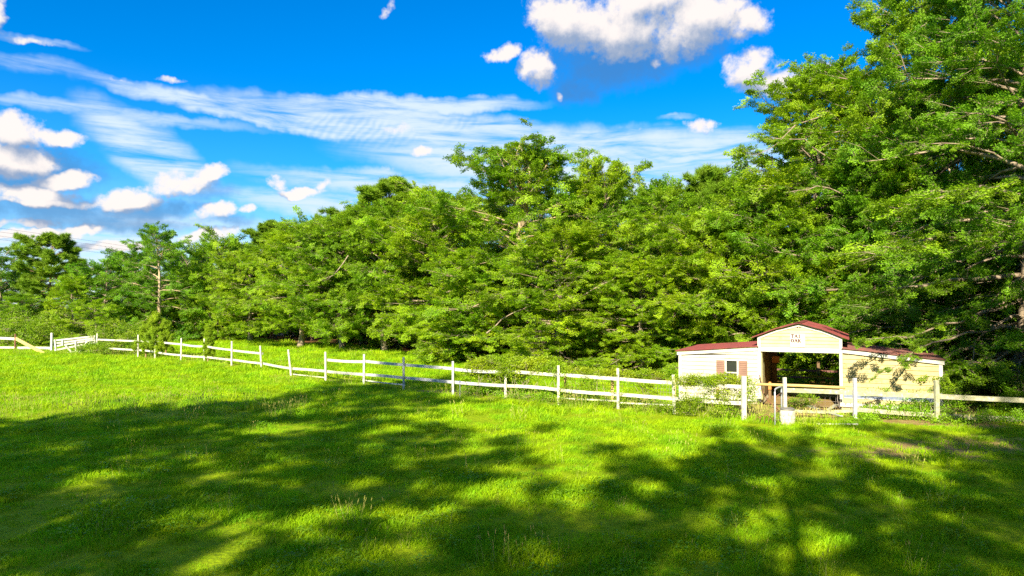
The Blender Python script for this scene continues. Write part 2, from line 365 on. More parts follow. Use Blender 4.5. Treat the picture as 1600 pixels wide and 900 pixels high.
def oak_spray(seed, leafmat='oak_leaf', L=1.0, nside=10, leaves=17, leaf=(.128,.068), droop=.12, fan=.62):
    rs = np.random.RandomState(seed); v = []; f = []; mi = []
    def twig(a, b, r):
        n = len(v); d = b-a; s = np.cross(d, [0,0,1.]); s /= np.linalg.norm(s)+1e-9
        v.extend([a+s*r, a-s*r, a+np.array([0,0,r*1.5]), b]); f.extend([(n,n+1,n+3),(n+1,n+2,n+3),(n+2,n,n+3)]); mi.extend([1]*3)
    def leafs(a, b, k):
        for j in range(k):
            t = (j+rs.rand()*.8)/k; p = a+(b-a)*t+rs.normal(size=3)*np.array([.03,.03,.07])*L; d = (b-a)/np.linalg.norm(b-a)
            side = np.array([-d[1], d[0], 0])*(1 if j % 2 else -1)
            dd = d*rs.uniform(.3,1.) + side*rs.uniform(.4,1.1) + np.array([0,0,rs.uniform(-.45,.35)])
            nrm = np.array([rs.uniform(-.9,.9), rs.uniform(-.9,.9), 1.])
            q = leaf_quad(rs, p, dd, nrm, leaf[0]*rs.uniform(.7,1.25), leaf[1]*rs.uniform(.8,1.3))
            n = len(v); v.extend(q); f.extend([(n,n+1,n+2),(n,n+2,n+3)]); mi.extend([0,0])
    tip = np.array([L, 0, -droop*L]); base = np.zeros(3)
    twig(base, tip, .010)
    for i in range(nside):
        t = .12+.85*i/nside; p = base+(tip-base)*t + np.array([0,0,rs.uniform(-.03,.03)])
        sgn = 1 if i % 2 else -1; ang = sgn*rs.uniform(.5,1.15); ln = L*fan*(1-t*.6)*rs.uniform(.7,1.15)
        e = p+np.array([math.cos(ang)*ln, math.sin(ang)*ln, rs.uniform(-.12,.10)*ln])
        twig(p, e, .006); leafs(p+(e-p)*.1, e, leaves)
    leafs(base+(tip-base)*.4, tip, leaves)
    return src('leafy_spray', v, f, [leafmat, 'twig'], mi)
def needle_tuft(seed, n=120, r=.48):
    rs = np.random.RandomState(seed); v = []; f = []
    for i in range(n):
        d = rs.normal(size=3); d[2] = abs(d[2])*.9-.15; d[0] += .5; d /= np.linalg.norm(d)
        s = np.cross(d, rs.normal(size=3)); s /= np.linalg.norm(s); p = rs.normal(size=3)*.07
        k = len(v); l = r*rs.uniform(.7,1.1); v.extend([p+s*.02, p-s*.02, p+d*l]); f.append((k,k+1,k+2))
    return src('needle_tuft', v, f, ['pine_needle'])
def bush_clump(seed, mat='vine_leaf', n=46, r=.28, leaf=(.085,.055)):
    rs = np.random.RandomState(seed); v = []; f = []; mi = []
    for i in range(n):
        p = rs.normal(size=3)*r*.5; p[2] = abs(p[2])*.9
        d = p/ (np.linalg.norm(p)+1e-6) + rs.normal(size=3)*.5; nrm = np.array([rs.uniform(-.7,.7), rs.uniform(-.7,.7), 1.])
        q = leaf_quad(rs, p, d, nrm, leaf[0]*rs.uniform(.7,1.3), leaf[1]*rs.uniform(.7,1.2)); k = len(v); v.extend(q); f.extend([(k,k+1,k+2),(k,k+2,k+3)]); mi.extend([0,0])
    return src('leaf_clump', v, f, [mat], mi)
def grass_tuft(seed, n=74, r=.24, h=(.045,.16), w=.0095, mat='blade', lean=.6, seeds=0):
    rs = np.random.RandomState(seed); v = []; f = []; mi = []
    for i in range(n):
        a = rs.rand()*2*PI; rr = r*math.sqrt(rs.rand()); p = np.array([rr*math.cos(a), rr*math.sin(a), -.01]); hh = rs.uniform(*h)*(1.1-.5*rr/r)
        b = rs.rand()*2*PI; ld = np.array([math.cos(b), math.sin(b), 0])*lean*hh*rs.uniform(.3,1.5); s = np.array([-math.sin(b+1.1), math.cos(b+1.1), 0])*w*rs.uniform(.6,1.4)/2
        k = len(v); m = p+ld*.35+np.array([0,0,hh*.6]); t = p+ld+np.array([0,0,hh*rs.uniform(.75,1.)])
        v.extend([p-s, p+s, m+s*.8, m-s*.8, t]); f.extend([(k,k+1,k+2,k+3),(k+3,k+2,k+4)]); mi.extend([0,0])
    for i in range(seeds):
        a = rs.rand()*2*PI; p = np.array([rs.normal()*r*.5, rs.normal()*r*.5, 0]); hh = rs.uniform(.22,.42); ld = np.array([math.cos(a), math.sin(a), 0])*hh*.25
        t = p+ld+np.array([0,0,hh]); s = np.array([.0028,0,0]); k = len(v); u = p+(t-p)*.78
        v.extend([p-s, p+s, t]); f.append((k,k+1,k+2)); mi.append(1)
        for q in (np.array([.007,0,0]), np.array([0,.007,0])):
            k = len(v); v.extend([u, (u+t)/2+q, t, (u+t)/2-q]); f.append((k,k+1,k+2,k+3)); mi.append(1)
    return src('grass_tuft', v, f, [mat, 'straw'], mi)
def weed_rosette(seed, n=26, r=.16):
    rs = np.random.RandomState(seed); v = []; f = []
    for i in range(n):
        a = rs.rand()*2*PI; rr = r*rs.rand(); p = np.array([rr*math.cos(a), rr*math.sin(a), rs.uniform(.02,.07)])
        d = np.array([math.cos(a), math.sin(a), rs.uniform(-.2,.5)]); q = leaf_quad(rs, p, d, np.array([rs.uniform(-.3,.3),rs.uniform(-.3,.3),1.]), rs.uniform(.03,.06), rs.uniform(.022,.035))
        k = len(v); v.extend(q); f.extend([(k,k+1,k+2),(k,k+2,k+3)])
    return src('weed_rosette', v, f, ['weed'])

OAK = scatter_group('oak_leaves', [oak_spray(s) for s in range(5)])
PINE = scatter_group('pine_leaves', [needle_tuft(20+s) for s in range(4)])
VINE = scatter_group('vine_leaves', [bush_clump(30+s) for s in range(4)] + [oak_spray(40+s, 'vine_leaf', .5, 6, 5, (.07,.045), .25) for s in range(2)])
DARKBUSH = scatter_group('dark_bush_leaves', [bush_clump(50+s, 'weed') for s in range(3)] + [oak_spray(55+s, 'weed', .5, 6, 5, (.08,.04), .2) for s in range(2)])
GRASS = scatter_group('grass_blades', [grass_tuft(60+s) for s in range(5)] + [weed_rosette(70+s) for s in range(2)] +
                      [grass_tuft(75, 40, .2, (.08,.2), seeds=7), grass_tuft(76, 30, .15, (.1,.24), seeds=4)])
PICKS_OAK, PICKS_PINE = 5, 4

# ------------------------------------------------------------------ trees
def limb_tubes(paths, sides=4):
    v = []; f = []
    for pts, rad in paths:
        n = len(pts); base = len(v); s = sides if rad[0] > .02 else 3
        d0 = pts[-1]-pts[0]; ref = np.array([0,0,1.]) if abs(d0[2]) < .8*np.linalg.norm(d0) else np.array([1.,0,0])
        a = np.cross(d0, ref); a /= np.linalg.norm(a)+1e-9; b = np.cross(d0, a); b /= np.linalg.norm(b)+1e-9
        for p, r in zip(pts, rad):
            for k in range(s):
                t = 2*PI*k/s; v.append(p+a*math.cos(t)*r+b*math.sin(t)*r)
        for i in range(n-1):
            for k in range(s):
                f.append((base+i*s+k, base+i*s+(k+1)%s, base+(i+1)*s+(k+1)%s, base+(i+1)*s+k))
    return v, f
def prof_oak(t):      # crown radius against height in the crown
    return max(.08, math.sqrt(max(0, 1-(max(0, t-.30)/.72)**2)))*(.82+.18*min(1, t*4))
def prof_cone(t): return 1.0*(1-t)**.62*(.75+.25*min(1, t*6))+.06
def prof_pine(t): return math.sin(PI*min(1, .12+t*.86))**.75
def make_oak(name, seed, H, R, base, nlimb, nsub=7, nsp=3, prof=prof_oak, size=1.0, bark='bark', droop=1.0, gaps=0.0, up=(-12, 62)):
    rs = np.random.RandomState(seed)
    # trunk: leaning a little, forking high up
    k = 9; tz = np.linspace(0, H*.93, k); off = np.cumsum(rs.normal(size=(k,2))*.10, axis=0); off -= off[0]
    tp = np.column_stack([off, tz]); r0 = .017*H+.03; tr = r0*(1-np.linspace(0,1,k))**.85+.02; tr[0] *= 1.35
    trunk = limb_tubes([(tp, tr)], 9)
    paths = []; pos = []; turn = []; size_ = []
    az = rs.rand()*6
    holes = [(rs.rand()*2*PI, rs.uniform(.15,.9)) for _ in range(int(6*gaps))]
    for i in range(nlimb):
        t = (i+rs.rand()*.9)/nlimb; t = min(t, .995); z0 = base*.7+(H*.93-base*.7)*t**.95; az += 2.4+rs.normal()*.35
        if any(abs((az-h[0]+PI) % (2*PI)-PI) < .5 and abs(t-h[1]) < .09 for h in holes): continue
        lumpy = 1+.22*math.sin(3*az+seed+4*t)+.12*math.sin(5*az-7*t)
        L = R*prof(t)*rs.uniform(.62,1.08)*lumpy; L = max(L, .5)
        e = R_(up[0]+(up[1]-up[0])*t**1.4+rs.normal()*8)
        p0 = np.array([np.interp(z0, tz, tp[:,0]), np.interp(z0, tz, tp[:,1]), z0]); ns = 6
        pts = [p0]; a = az
        for j in range(ns):
            a += rs.normal()*.13; e2 = e-(droop*.06*j if t < .7 else 0)+rs.normal()*.10
            pts.append(pts[-1]+np.array([math.cos(a)*math.cos(e2), math.sin(a)*math.cos(e2), math.sin(e2)])*L/ns)
        pts = np.array(pts); pts[:,2] = np.maximum(pts[:,2], .5)
        rad = (.012*L+.012)*(1-np.linspace(0,1,ns+1))**.8+.006; paths.append((pts, rad))
        m = max(3, int(nsub*L/R+1))
        for j in range(m):
            fpos = .26+.74*(j+rs.rand()*.7)/m; q = fpos*ns; i0 = min(int(q), ns-1); p = pts[i0]+(pts[i0+1]-pts[i0])*(q-i0)
            sgn = 1 if j % 2 else -1; a2 = a+sgn*rs.uniform(.35,1.1); e3 = e*.5+rs.normal()*.22+R_(5)
            l2 = L*rs.uniform(.24,.42)*(1.15-.45*fpos)+.25
            qd = np.array([math.cos(a2)*math.cos(e3), math.sin(a2)*math.cos(e3), math.sin(e3)]); mid = p+qd*l2*.5+rs.normal(size=3)*.05; end = p+qd*l2+np.array([0,0,-.05*l2])
            paths.append((np.array([p, mid, end]), np.array([.014,.010,.005])*size))
            for kk in range(nsp):
                ft = (kk+.6+.4*rs.rand())/nsp; c = p+(end-p)*ft; s2 = 1 if kk % 2 else -1
                pos.append(c+rs.normal(size=3)*np.array([.12,.12,.20])); aa = a2+s2*rs.uniform(0,.8)*(0 if kk == nsp-1 else 1)
                turn.append((rs.normal()*.50, -(e3*.5)+rs.normal()*.35+.05, aa)); size_.append(size*rs.uniform(.65,1.1))
        pos.append(pts[-1]-(pts[-1]-pts[-2])*.6); turn.append((rs.normal()*.2, -e*.7, a)); size_.append(size)
    pos = np.array(pos); pos[:,2] = np.maximum(pos[:,2], .45)
    pick = rs.randint(0, PICKS_OAK, len(pos))
    bv, bf = limb_tubes(paths)
    return dict(kind='oak', bark=bark, trunk=new_mesh('trunk', trunk[0], trunk[1], [bark], True), branches=new_mesh('branches', bv, bf, [bark], True),
                foliage=point_mesh('foliage', pos, turn, size_, pick), H=H, R=R, n=len(pos))
def make_pine(name, seed, H, R, base, nlimb=46, size=1.0, prof=prof_pine):
    rs = np.random.RandomState(seed); k = 8; tz = np.linspace(0, H*.96, k); off = np.cumsum(rs.normal(size=(k,2))*.07, axis=0); off -= off[0]
    tp = np.column_stack([off, tz]); tr = (.014*H)*(1-np.linspace(0,1,k))**.7+.02; trunk = limb_tubes([(tp, tr)], 9)
    paths = []; pos = []; turn = []; size_ = []; az = rs.rand()*6
    for i in range(nlimb):
        t = (i+rs.rand())/nlimb; z0 = base+(H*.95-base)*t; az += 2.4+rs.normal()*.4; L = max(.5, R*prof(t)*rs.uniform(.6,1.1)); e = R_(-5+45*t+rs.normal()*9)
        p0 = np.array([np.interp(z0, tz, tp[:,0]), np.interp(z0, tz, tp[:,1]), z0]); pts = [p0]; a = az; ns = 5
        for j in range(ns):
            a += rs.normal()*.14; pts.append(pts[-1]+np.array([math.cos(a)*math.cos(e+j*.05), math.sin(a)*math.cos(e+j*.05), math.sin(e+j*.05)])*L/ns)
        pts = np.array(pts); paths.append((pts, (.012*L+.014)*(1-np.linspace(0,1,ns+1))+.007))
        for j in range(max(3, int(7*L/R))):
            fpos = .35+.65*(j+rs.rand()*.7)/max(3, int(7*L/R)); q = min(fpos*ns, ns-.01); i0 = int(q); p = pts[i0]+(pts[i0+1]-pts[i0])*(q-i0)
            a2 = a+rs.uniform(-1.2,1.2); l2 = L*.26+.2; end = p+np.array([math.cos(a2)*l2, math.sin(a2)*l2, rs.uniform(0,.3)*l2]); paths.append((np.array([p,end]), np.array([.012,.005])))
            for kk in range(5):
                c = p+(end-p)*rs.uniform(.3,1.1)+rs.normal(size=3)*np.array([.22,.22,.10]); pos.append(c); turn.append((rs.normal()*.3, -rs.uniform(0,.6), a2+rs.normal()*.6)); size_.append(size*rs.uniform(.7,1.25))
    bv, bf = limb_tubes(paths)
    return dict(kind='pine', bark='pine_bark', trunk=new_mesh('trunk', trunk[0], trunk[1], ['pine_bark'], True), branches=new_mesh('branches', bv, bf, ['pine_bark'], True),
                foliage=point_mesh('foliage', np.array(pos), turn, size_, rs.randint(0, PICKS_PINE, len(pos))), H=H, R=R, n=len(pos))
def plant_tree(name, K, x, y, H, R, rz, label, cat='tree', group=None, tint=(1,1,1)):
    t = empty(name, (x, y, float(gz(x, y))-.03), rz); tag(t, label, cat, group)
    s = (R/K['R'], R/K['R'], H/K['H'])
    for part in ('trunk', 'branches'):
        o = link(part, K[part], t); o.scale = s
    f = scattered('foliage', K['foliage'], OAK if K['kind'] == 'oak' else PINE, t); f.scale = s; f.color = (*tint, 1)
    return t
def hgt(d, top): return CAMH+(HOR-top)/F*d

KO = [make_oak('oak', 101+i, 12, 5.2, 1.1, 66, 8, 4, size=.92) for i in range(4)]
KM = [make_oak('edge_oak', 111+i, 12, 5.2, 2.9, 62, 8, 4, size=.92, droop=.8, up=(-4, 62)) for i in range(2)]
KF = [make_oak('far_oak', 131+i, 11, 4.5, 1.2, 44, 6, 2, size=1.45) for i in range(3)]
KL = make_oak('loose_oak', 141, 11, 4.6, 2.0, 46, 6, 3, gaps=1.0, bark='pale_bark')
KP = [make_pine('pine', 151, 12, 4.2, 4.5), make_pine('pine', 152, 14, 3.6, 5.5, 50), make_pine('pine', 153, 12, 3.4, 3.5, 44)]
KC = [make_oak('shade_caster_oak', 191+i, 18, 5.2, 2.6, 49, 7, 2, size=1.1) for i in range(2)]  # crowns of the added unseen trees, thinned to let dappled light through
KBIG = make_oak('tall_oak', 161, 15.5, 5.6, 1.0, 92, 7, 3, bark='pale_bark', prof=lambda t: .95-.25*t-.55*t**7, up=(-10, 55))
KG = [make_oak('giant_oak', 171, 17, 6.0, 1.6, 104, 8, 4, size=.9, prof=lambda t: (.95-.35*t-.5*t**5)),
      make_oak('giant_oak', 172, 20.5, 6.8, 1.5, 124, 9, 4, size=.88, prof=lambda t: (.95-.30*t-.5*t**5)),
      make_oak('giant_oak', 173, 20, 7.4, 1.8, 124, 9, 4, size=.82, prof=lambda t: (.98-.25*t-.5*t**5), droop=1.6)]
KYM = make_oak('young_tree', 181, 6.5, 2.8, .6, 40, 6, 3, size=.8, prof=lambda t: 1-.8*t)

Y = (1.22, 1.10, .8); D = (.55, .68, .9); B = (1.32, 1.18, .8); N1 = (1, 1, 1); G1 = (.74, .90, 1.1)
TREES = [  # name, kit, px, distance, top row, crown radius, tint, label
 ('oak_tree', KM[0], 470, 61, 366, 5.3, Y, 'low spreading oak with double trunk at the left end of the field-edge oaks'),
 ('oak_tree', KM[1], 536, 58, 352, 5.2, N1, 'second leafy oak from the left on the field edge, trunk bare at its foot'),
 ('oak_tree', KM[0], 602, 55, 348, 5.0, N1, 'leafy oak with dark short trunk on the field edge below the tall pine'),
 ('oak_tree', KM[1], 685, 51, 318, 5.6, Y, 'broad yellow-green oak just left of the tall bare-limbed oak'),
 ('tall_oak_tree', KBIG, 815, 46, 226, 6.2, N1, 'tallest oak in the middle with bare tan forked trunk showing in its crown'),
 ('oak_tree', KO[1], 748, 45, 402, 4.6, B, 'low bushy oak sweeping to the grass in front of the tallest middle oak'),
 ('oak_tree', KO[0], 872, 40, 372, 4.8, Y, 'wide oak with grey bare twigs leaning over the vine-covered fence'),
 ('oak_tree', KO[2], 948, 47, 270, 4.7, Y, 'round-topped oak right of the tallest middle oak'),
 ('oak_tree', KO[3], 1045, 45, 312, 4.9, N1, 'oak with matted bare twigs left of the small pine top'),
 ('pine_tree', KP[2], 1112, 54, 262, 3.6, N1, 'pine top showing above the oaks left of the giant oak'),
 ('oak_tree', KO[1], 1120, 38, 352, 4.5, Y, 'bright oak behind the left wing of the barn'),
 ('oak_tree', KO[2], 1005, 37, 418, 3.8, B, 'low bright oak hanging behind the fence left of the barn'),
 ('giant_oak_tree', KG[0], 1290, 37, 88, 6.5, Y, 'big oak behind the barn whose crown slopes down to the left against the sky'),
 ('giant_oak_tree', KG[1], 1462, 33, -90, 6.2, N1, 'giant oak reaching out of the top of the picture behind the barn right wing'),
 ('giant_oak_tree', KG[2], 1590, 27, -170, 6.9, G1, 'nearest giant oak at the right edge with limbs hanging over the barn roof'),
 ('oak_tree', KO[0], 1205, 36, 305, 4.4, N1, 'oak directly behind the gable of the barn'),
 ('oak_tree', KO[3], 1370, 33, 262, 4.2, G1, 'dense lower oak behind the right wing of the barn'),
 ('oak_tree', KO[1], 1500, 30, 330, 4.0, D, 'dark low oak under the giant oaks right of the barn'),
 ('pine_tree', KP[0], 76, 78, 366, 4.2, N1, 'round-headed pine with bare trunk near the left edge'),
 ('dark_tree', KF[1], 4, 84, 398, 4.2, D, 'dark tree at the far left edge beside the round-headed pine'),
 ('young_maple_tree', KYM, 112, 66, 436, 3.0, B, 'bright pointed young tree behind the white gate'),
 ('leafy_tree', KF[0], 166, 73, 414, 3.9, G1, 'medium green tree between the young bright tree and the gappy oak'),
 ('leafy_tree', KL, 250, 70, 368, 4.3, G1, 'gappy oak with sky and pale limbs showing through its crown'),
 ('leafy_tree', KF[2], 205, 84, 402, 4.0, D, 'small dark tree behind, left of the gappy oak'),
 ('leafy_tree', KF[1], 340, 74, 380, 4.0, N1, 'rounded tree just right of the gappy oak'),
 ('leafy_tree', KF[2], 296, 84, 396, 4.0, G1, 'tree half hidden between the gappy oak and the rounded tree'),
 ('pine_tree', KP[1], 425, 76, 346, 3.8, N1, 'broad pine head above the left oaks of the field edge'),
 ('oak_tree', KM[1], 392, 70, 400, 4.4, Y, 'yellow-green oak standing at the far end of the field'),
 ('pine_tree', KP[2], 488, 74, 348, 3.2, N1, 'left one of two small pine tops above the field-edge oaks'),
 ('pine_tree', KP[0], 530, 72, 334, 3.2, N1, 'right one of two small pine tops above the field-edge oaks'),
 ('pine_tree', KP[1], 604, 61, 278, 4.6, N1, 'tall pine with open crown left of the tallest middle oak'),
 ('leafy_tree', KF[0], 566, 68, 340, 3.8, N1, 'tree head below and left of the tall open pine'),
 ('leafy_tree', KL, 655, 60, 306, 3.8, Y, 'light open tree head between the tall pine and the tallest oak'),
 ('leafy_tree', KF[1], 150, 60, 478, 2.6, B, 'low bright bushy tree right behind the end of the white gate'),
 ('leafy_tree', KF[0], 35, 66, 468, 3.4, N1, 'bushy tree under the round-headed pine at the left'),
 ('leafy_tree', KF[2], 320, 78, 430, 3.6, Y, 'low tree at the far end of the field, left of its yellow-green oak'),
 ('leafy_tree', KF[1], 232, 76, 450, 3.4, Y, 'low tree behind the spiky young pines'),
]
ROOTS = {}
def add_limb(root, pts, r0, n, spread, seed, size=.8, tint=(1,1,1), bark='bark'):
    """a long limb in world coordinates, given to one tree, with sprays along its outer part"""
    rs = np.random.RandomState(seed); Mi = (Matrix.Translation(root.location) @ root.rotation_euler.to_matrix().to_4x4()).inverted(); rz = root.rotation_euler.z
    P = [np.array(Mi @ Vector(p)) for p in pts]; q = []
    for a, b in zip(P[:-1], P[1:]):
        for k in range(3): q.append(a+(b-a)*k/3+rs.normal(size=3)*.05)
    q.append(P[-1]); q = np.array(q); m = len(q); paths = [(q, r0*(1-np.linspace(0,1,m))**.8+.007)]; pos = []; turn = []; sz = []
    for i in range(n):
        f = (.35+.65*(i+rs.rand())/n)*(m-1.001); k = int(f); p = q[k]+(q[k+1]-q[k])*(f-k); d = q[k+1]-q[k]; a = math.atan2(d[1], d[0])+rs.uniform(-1.2,1.2); l = spread*rs.uniform(.3,1)
        e = p+np.array([math.cos(a)*l, math.sin(a)*l, rs.uniform(-.45,.15)*l]); paths.append((np.array([p, (p+e)/2+rs.normal(size=3)*.04, e]), np.array([.014,.009,.005])))
        for c in ((p+e)/2, e): pos.append(c); turn.append((rs.normal()*.35, rs.normal()*.25+.1, a+rs.normal()*.4)); sz.append(size*rs.uniform(.6,1.1))
    v, f = limb_tubes(paths, 5); link('limb', new_mesh('limb', v, f, [bark], True), root)
    fo = scattered('foliage', point_mesh('foliage', np.array(pos), turn, sz, rs.randint(0, PICKS_OAK, len(pos))), OAK, root); fo.color = (*tint, 1)
for i, (nm, K, px, d, top, R, tint, lab) in enumerate(TREES):
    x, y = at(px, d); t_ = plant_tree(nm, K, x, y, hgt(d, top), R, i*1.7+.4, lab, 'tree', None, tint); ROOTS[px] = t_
def wp(px, py, d): x, y = at(px, d); return (x, y, zat(py, d))
NG = ROOTS[1590]
add_limb(NG, [wp(1588,470,27), wp(1500,500,25), wp(1420,525,23), wp(1345,530,21.8)], .045, 18, .55, 1, .40)
add_limb(NG, [wp(1588,500,27), wp(1510,525,24), wp(1430,545,22.3), wp(1385,582,21.5)], .04, 16, .45, 2, .36)
add_limb(NG, [wp(1590,430,27), wp(1490,440,24), wp(1430,445,23.5), wp(1370,460,23.5)], .10, 24, 1.0, 3, .60)
add_limb(NG, [wp(1590,380,27), wp(1530,370,24), wp(1440,375,22), wp(1370,400,21)], .11, 34, 1.2, 4, .65)
add_limb(NG, [wp(1592,540,27), wp(1560,560,24), wp(1500,575,23), wp(1470,590,22.6)], .04, 24, .8, 5, .55)
add_limb(NG, [wp(1595,330,27), wp(1560,300,24), wp(1490,300,22), wp(1420,330,21)], .11, 34, 1.2, 6, .8)
BO = ROOTS[815]
for k, (a, b, c) in enumerate((((818,352),(800,290),(776,236)),((822,340),(828,270),(812,222)),((826,320),(846,270),(866,236)),((822,330),(800,250),(820,215)))):
    add_limb(BO, [wp(*a,45.4), wp(*b,44.2), wp(*c,43.6)], .17 if k < 2 else .11, 10, .7, 20+k, .8, bark='pale_bark')
# bare dead limbs sticking out of the crowns
for k, (px, a, b, c, d) in enumerate(((872,(900,470),(940,445),(985,420),36.5),(872,(880,540),(925,520),(965,515),37),(1045,(1060,430),(1095,400),(1130,395),41),(748,(760,520),(800,490),(845,470),38),
                                    (1290,(1300,250),(1260,215),(1215,215),32),(1290,(1330,300),(1280,290),(1230,300),31.5),(536,(545,400),(520,430),(495,440),51),(392,(410,440),(440,430),(470,445),61),
                                    (1590,(1580,250),(1500,220),(1440,225),24),(1462,(1470,160),(1430,130),(1400,60),28),(1462,(1500,120),(1540,60),(1560,10),27),(1290,(1290,180),(1250,190),(1200,235),33))):
    add_limb(ROOTS[px], [wp(*a,d+1.2), wp(*b,d+.3), wp(*c,d-.3)], .038, 8, .9, 40+k, .42, bark='bark')
# the wood behind them
back = [(-60,98,408),(40,100,425),(130,98,430),(215,96,428),(300,94,415),(385,90,392),(455,86,372),(520,84,356),(590,80,345),(650,74,340),(700,66,335),(770,64,320),(850,62,312),(925,60,300),
        (995,60,318),(1065,60,315),(1135,58,310),(1210,54,280),(1300,50,240),(1400,48,190),(1500,46,150),(1600,44,120),(1700,40,80),
        (1230,44,380),(1330,42,350),(1440,40,320),(1550,38,300),(1640,34,200)]
for i, (px, d, top) in enumerate(back):
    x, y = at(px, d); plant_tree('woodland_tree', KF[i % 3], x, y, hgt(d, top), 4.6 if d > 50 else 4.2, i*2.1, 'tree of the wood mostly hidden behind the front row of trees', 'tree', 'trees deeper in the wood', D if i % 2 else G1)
# unseen trees added behind and beside the camera to shape the shade in view
CAST = [(-23.5,-5,15.5,5.4,0),(-19.5,-3,18,5.2,1),(-16,-1,20.5,5.4,2),(-28,-12,16,5.4,3),(-20,-13,17,5.6,0),(-12,-9,17.5,5.4,3),(-9,-16,18,5.6,1),(-3.5,-11,17.5,5.2,2),
        (3,-11,18,5.0,3),(6.5,-7.8,23,5.2,0),(-2,-19,17,5.4,0),(9,-17,18,5.4,1),(12,-6.5,27.5,5.6,2),(19.5,-4,26,5.6,1),(26,-1,24,5.4,3),(18,-15,20,5.6,0),(18.5,9,19,4.4,2),(25,12,20,4.8,1)]
for i, (x, y, H, R, k) in enumerate(CAST):
    plant_tree('shade_caster_tree', KO[k] if i >= 12 else KC[k % 2], x, y, H, R*1.06, i*1.3, 'unseen tall oak on the near side, added for the shade it casts', 'tree', 'unseen oaks added for their shade')


# ------------------------------------------------------------------ ground
def ground_material():
    m = bpy.data.materials.new('lawn_soil'); m.use_nodes = True; nt = m.node_tree; N = nt.nodes; L = nt.links
    bs = N['Principled BSDF']; bs.inputs['Roughness'].default_value = .95; bs.inputs['Specular IOR Level'].default_value = .1
    g = N.new('ShaderNodeNewGeometry')
    def noise(sc, det=5, rough=.6):
        n = N.new('ShaderNodeTexNoise'); L.new(g.outputs['Position'], n.inputs['Vector']); n.inputs['Scale'].default_value = sc; n.inputs['Detail'].default_value = det; n.inputs['Roughness'].default_value = rough; return n.outputs['Fac']
    def ramp(f, a, ca, b, cb):
        r = N.new('ShaderNodeValToRGB'); L.new(f, r.inputs[0]); e = r.color_ramp.elements; e[0].position = a; e[0].color = (*ca,1); e[1].position = b; e[1].color = (*cb,1); return r.outputs[0]
    def mix(f, a, b):
        n = N.new('ShaderNodeMix'); n.data_type = 'RGBA'; L.new(f, n.inputs['Factor']); L.new(a, n.inputs[6]); L.new(b, n.inputs[7]); return n.outputs[2]
    grass = ramp(noise(.5, 8, .7), .3, (.18,.34,.003), .7, (.36,.45,.004))
    fine = ramp(noise(9, 4), .35, (.045,.075,.003), .62, (.22,.30,.004)); n = N.new('ShaderNodeMix'); n.data_type = 'RGBA'; n.inputs['Factor'].default_value = .45; L.new(grass, n.inputs[6]); L.new(fine, n.inputs[7]); grass = n.outputs[2]
    dirt = ramp(noise(3, 8, .7), .3, (.20,.13,.045), .7, (.40,.30,.13))
    litter = ramp(noise(6, 8, .75), .35, (.07,.04,.018), .65, (.26,.13,.05))
    a = N.new('ShaderNodeAttribute'); a.attribute_name = 'soil'; a2 = N.new('ShaderNodeAttribute'); a2.attribute_name = 'litter'
    def edge(att, sc):
        ad = N.new('ShaderNodeMath'); ad.operation = 'ADD'; L.new(att.outputs['Fac'], ad.inputs[0]); k = N.new('ShaderNodeMath'); k.operation = 'MULTIPLY_ADD'; L.new(noise(sc, 6, .65), k.inputs[0]); k.inputs[1].default_value = 1.2; k.inputs[2].default_value = -.6; L.new(k.outputs[0], ad.inputs[1])
        r = N.new('ShaderNodeMapRange'); L.new(ad.outputs[0], r.inputs[0]); r.inputs[1].default_value = .35; r.inputs[2].default_value = .62; return r.outputs[0]
    c = mix(edge(a, 2.4), grass, dirt); c = mix(edge(a2, .9), c, litter); L.new(c, bs.inputs['Base Color'])
    b = N.new('ShaderNodeBump'); b.inputs['Strength'].default_value = .7; b.inputs['Distance'].default_value = .06; L.new(noise(14, 5), b.inputs['Height']); L.new(b.outputs[0], bs.inputs['Normal'])
    return m
MT['lawn'] = ground_material()

# barn frame in the place (needed by the soil map too)
BX, BY, BR = 9.04, 25.0, -R_(26)
BU = (math.cos(BR), math.sin(BR)); BV = (-math.sin(BR), math.cos(BR))
def barn_xy(x, y):
    """to barn coordinates: along the front, into its depth"""
    dx, dy = x-BX, y-BY; return dx*BU[0]+dy*BU[1], dx*BV[0]+dy*BV[1]
# fence line from the photograph's posts: (px, base row)
FPOST = [(152,553,521),(217,558,523),(243.5,559.5,525),(284,562,528),(320.4,564.5,529),(363,571,533),(410,575.5,540),(457,586,546),(510,595,549.5),(569,601,553),(631.6,609,557.6),
         (708,617,564),(789.5,622,583),(872.5,629.5,570.5),(965,636.5,575),(1052.6,643,585),(1160.5,655,587)]
FXY = [gpt(p[0], p[1]) for p in FPOST]
def fence_y(x):
    return np.interp(x, [a for a, _ in FXY], [b for _, b in FXY])
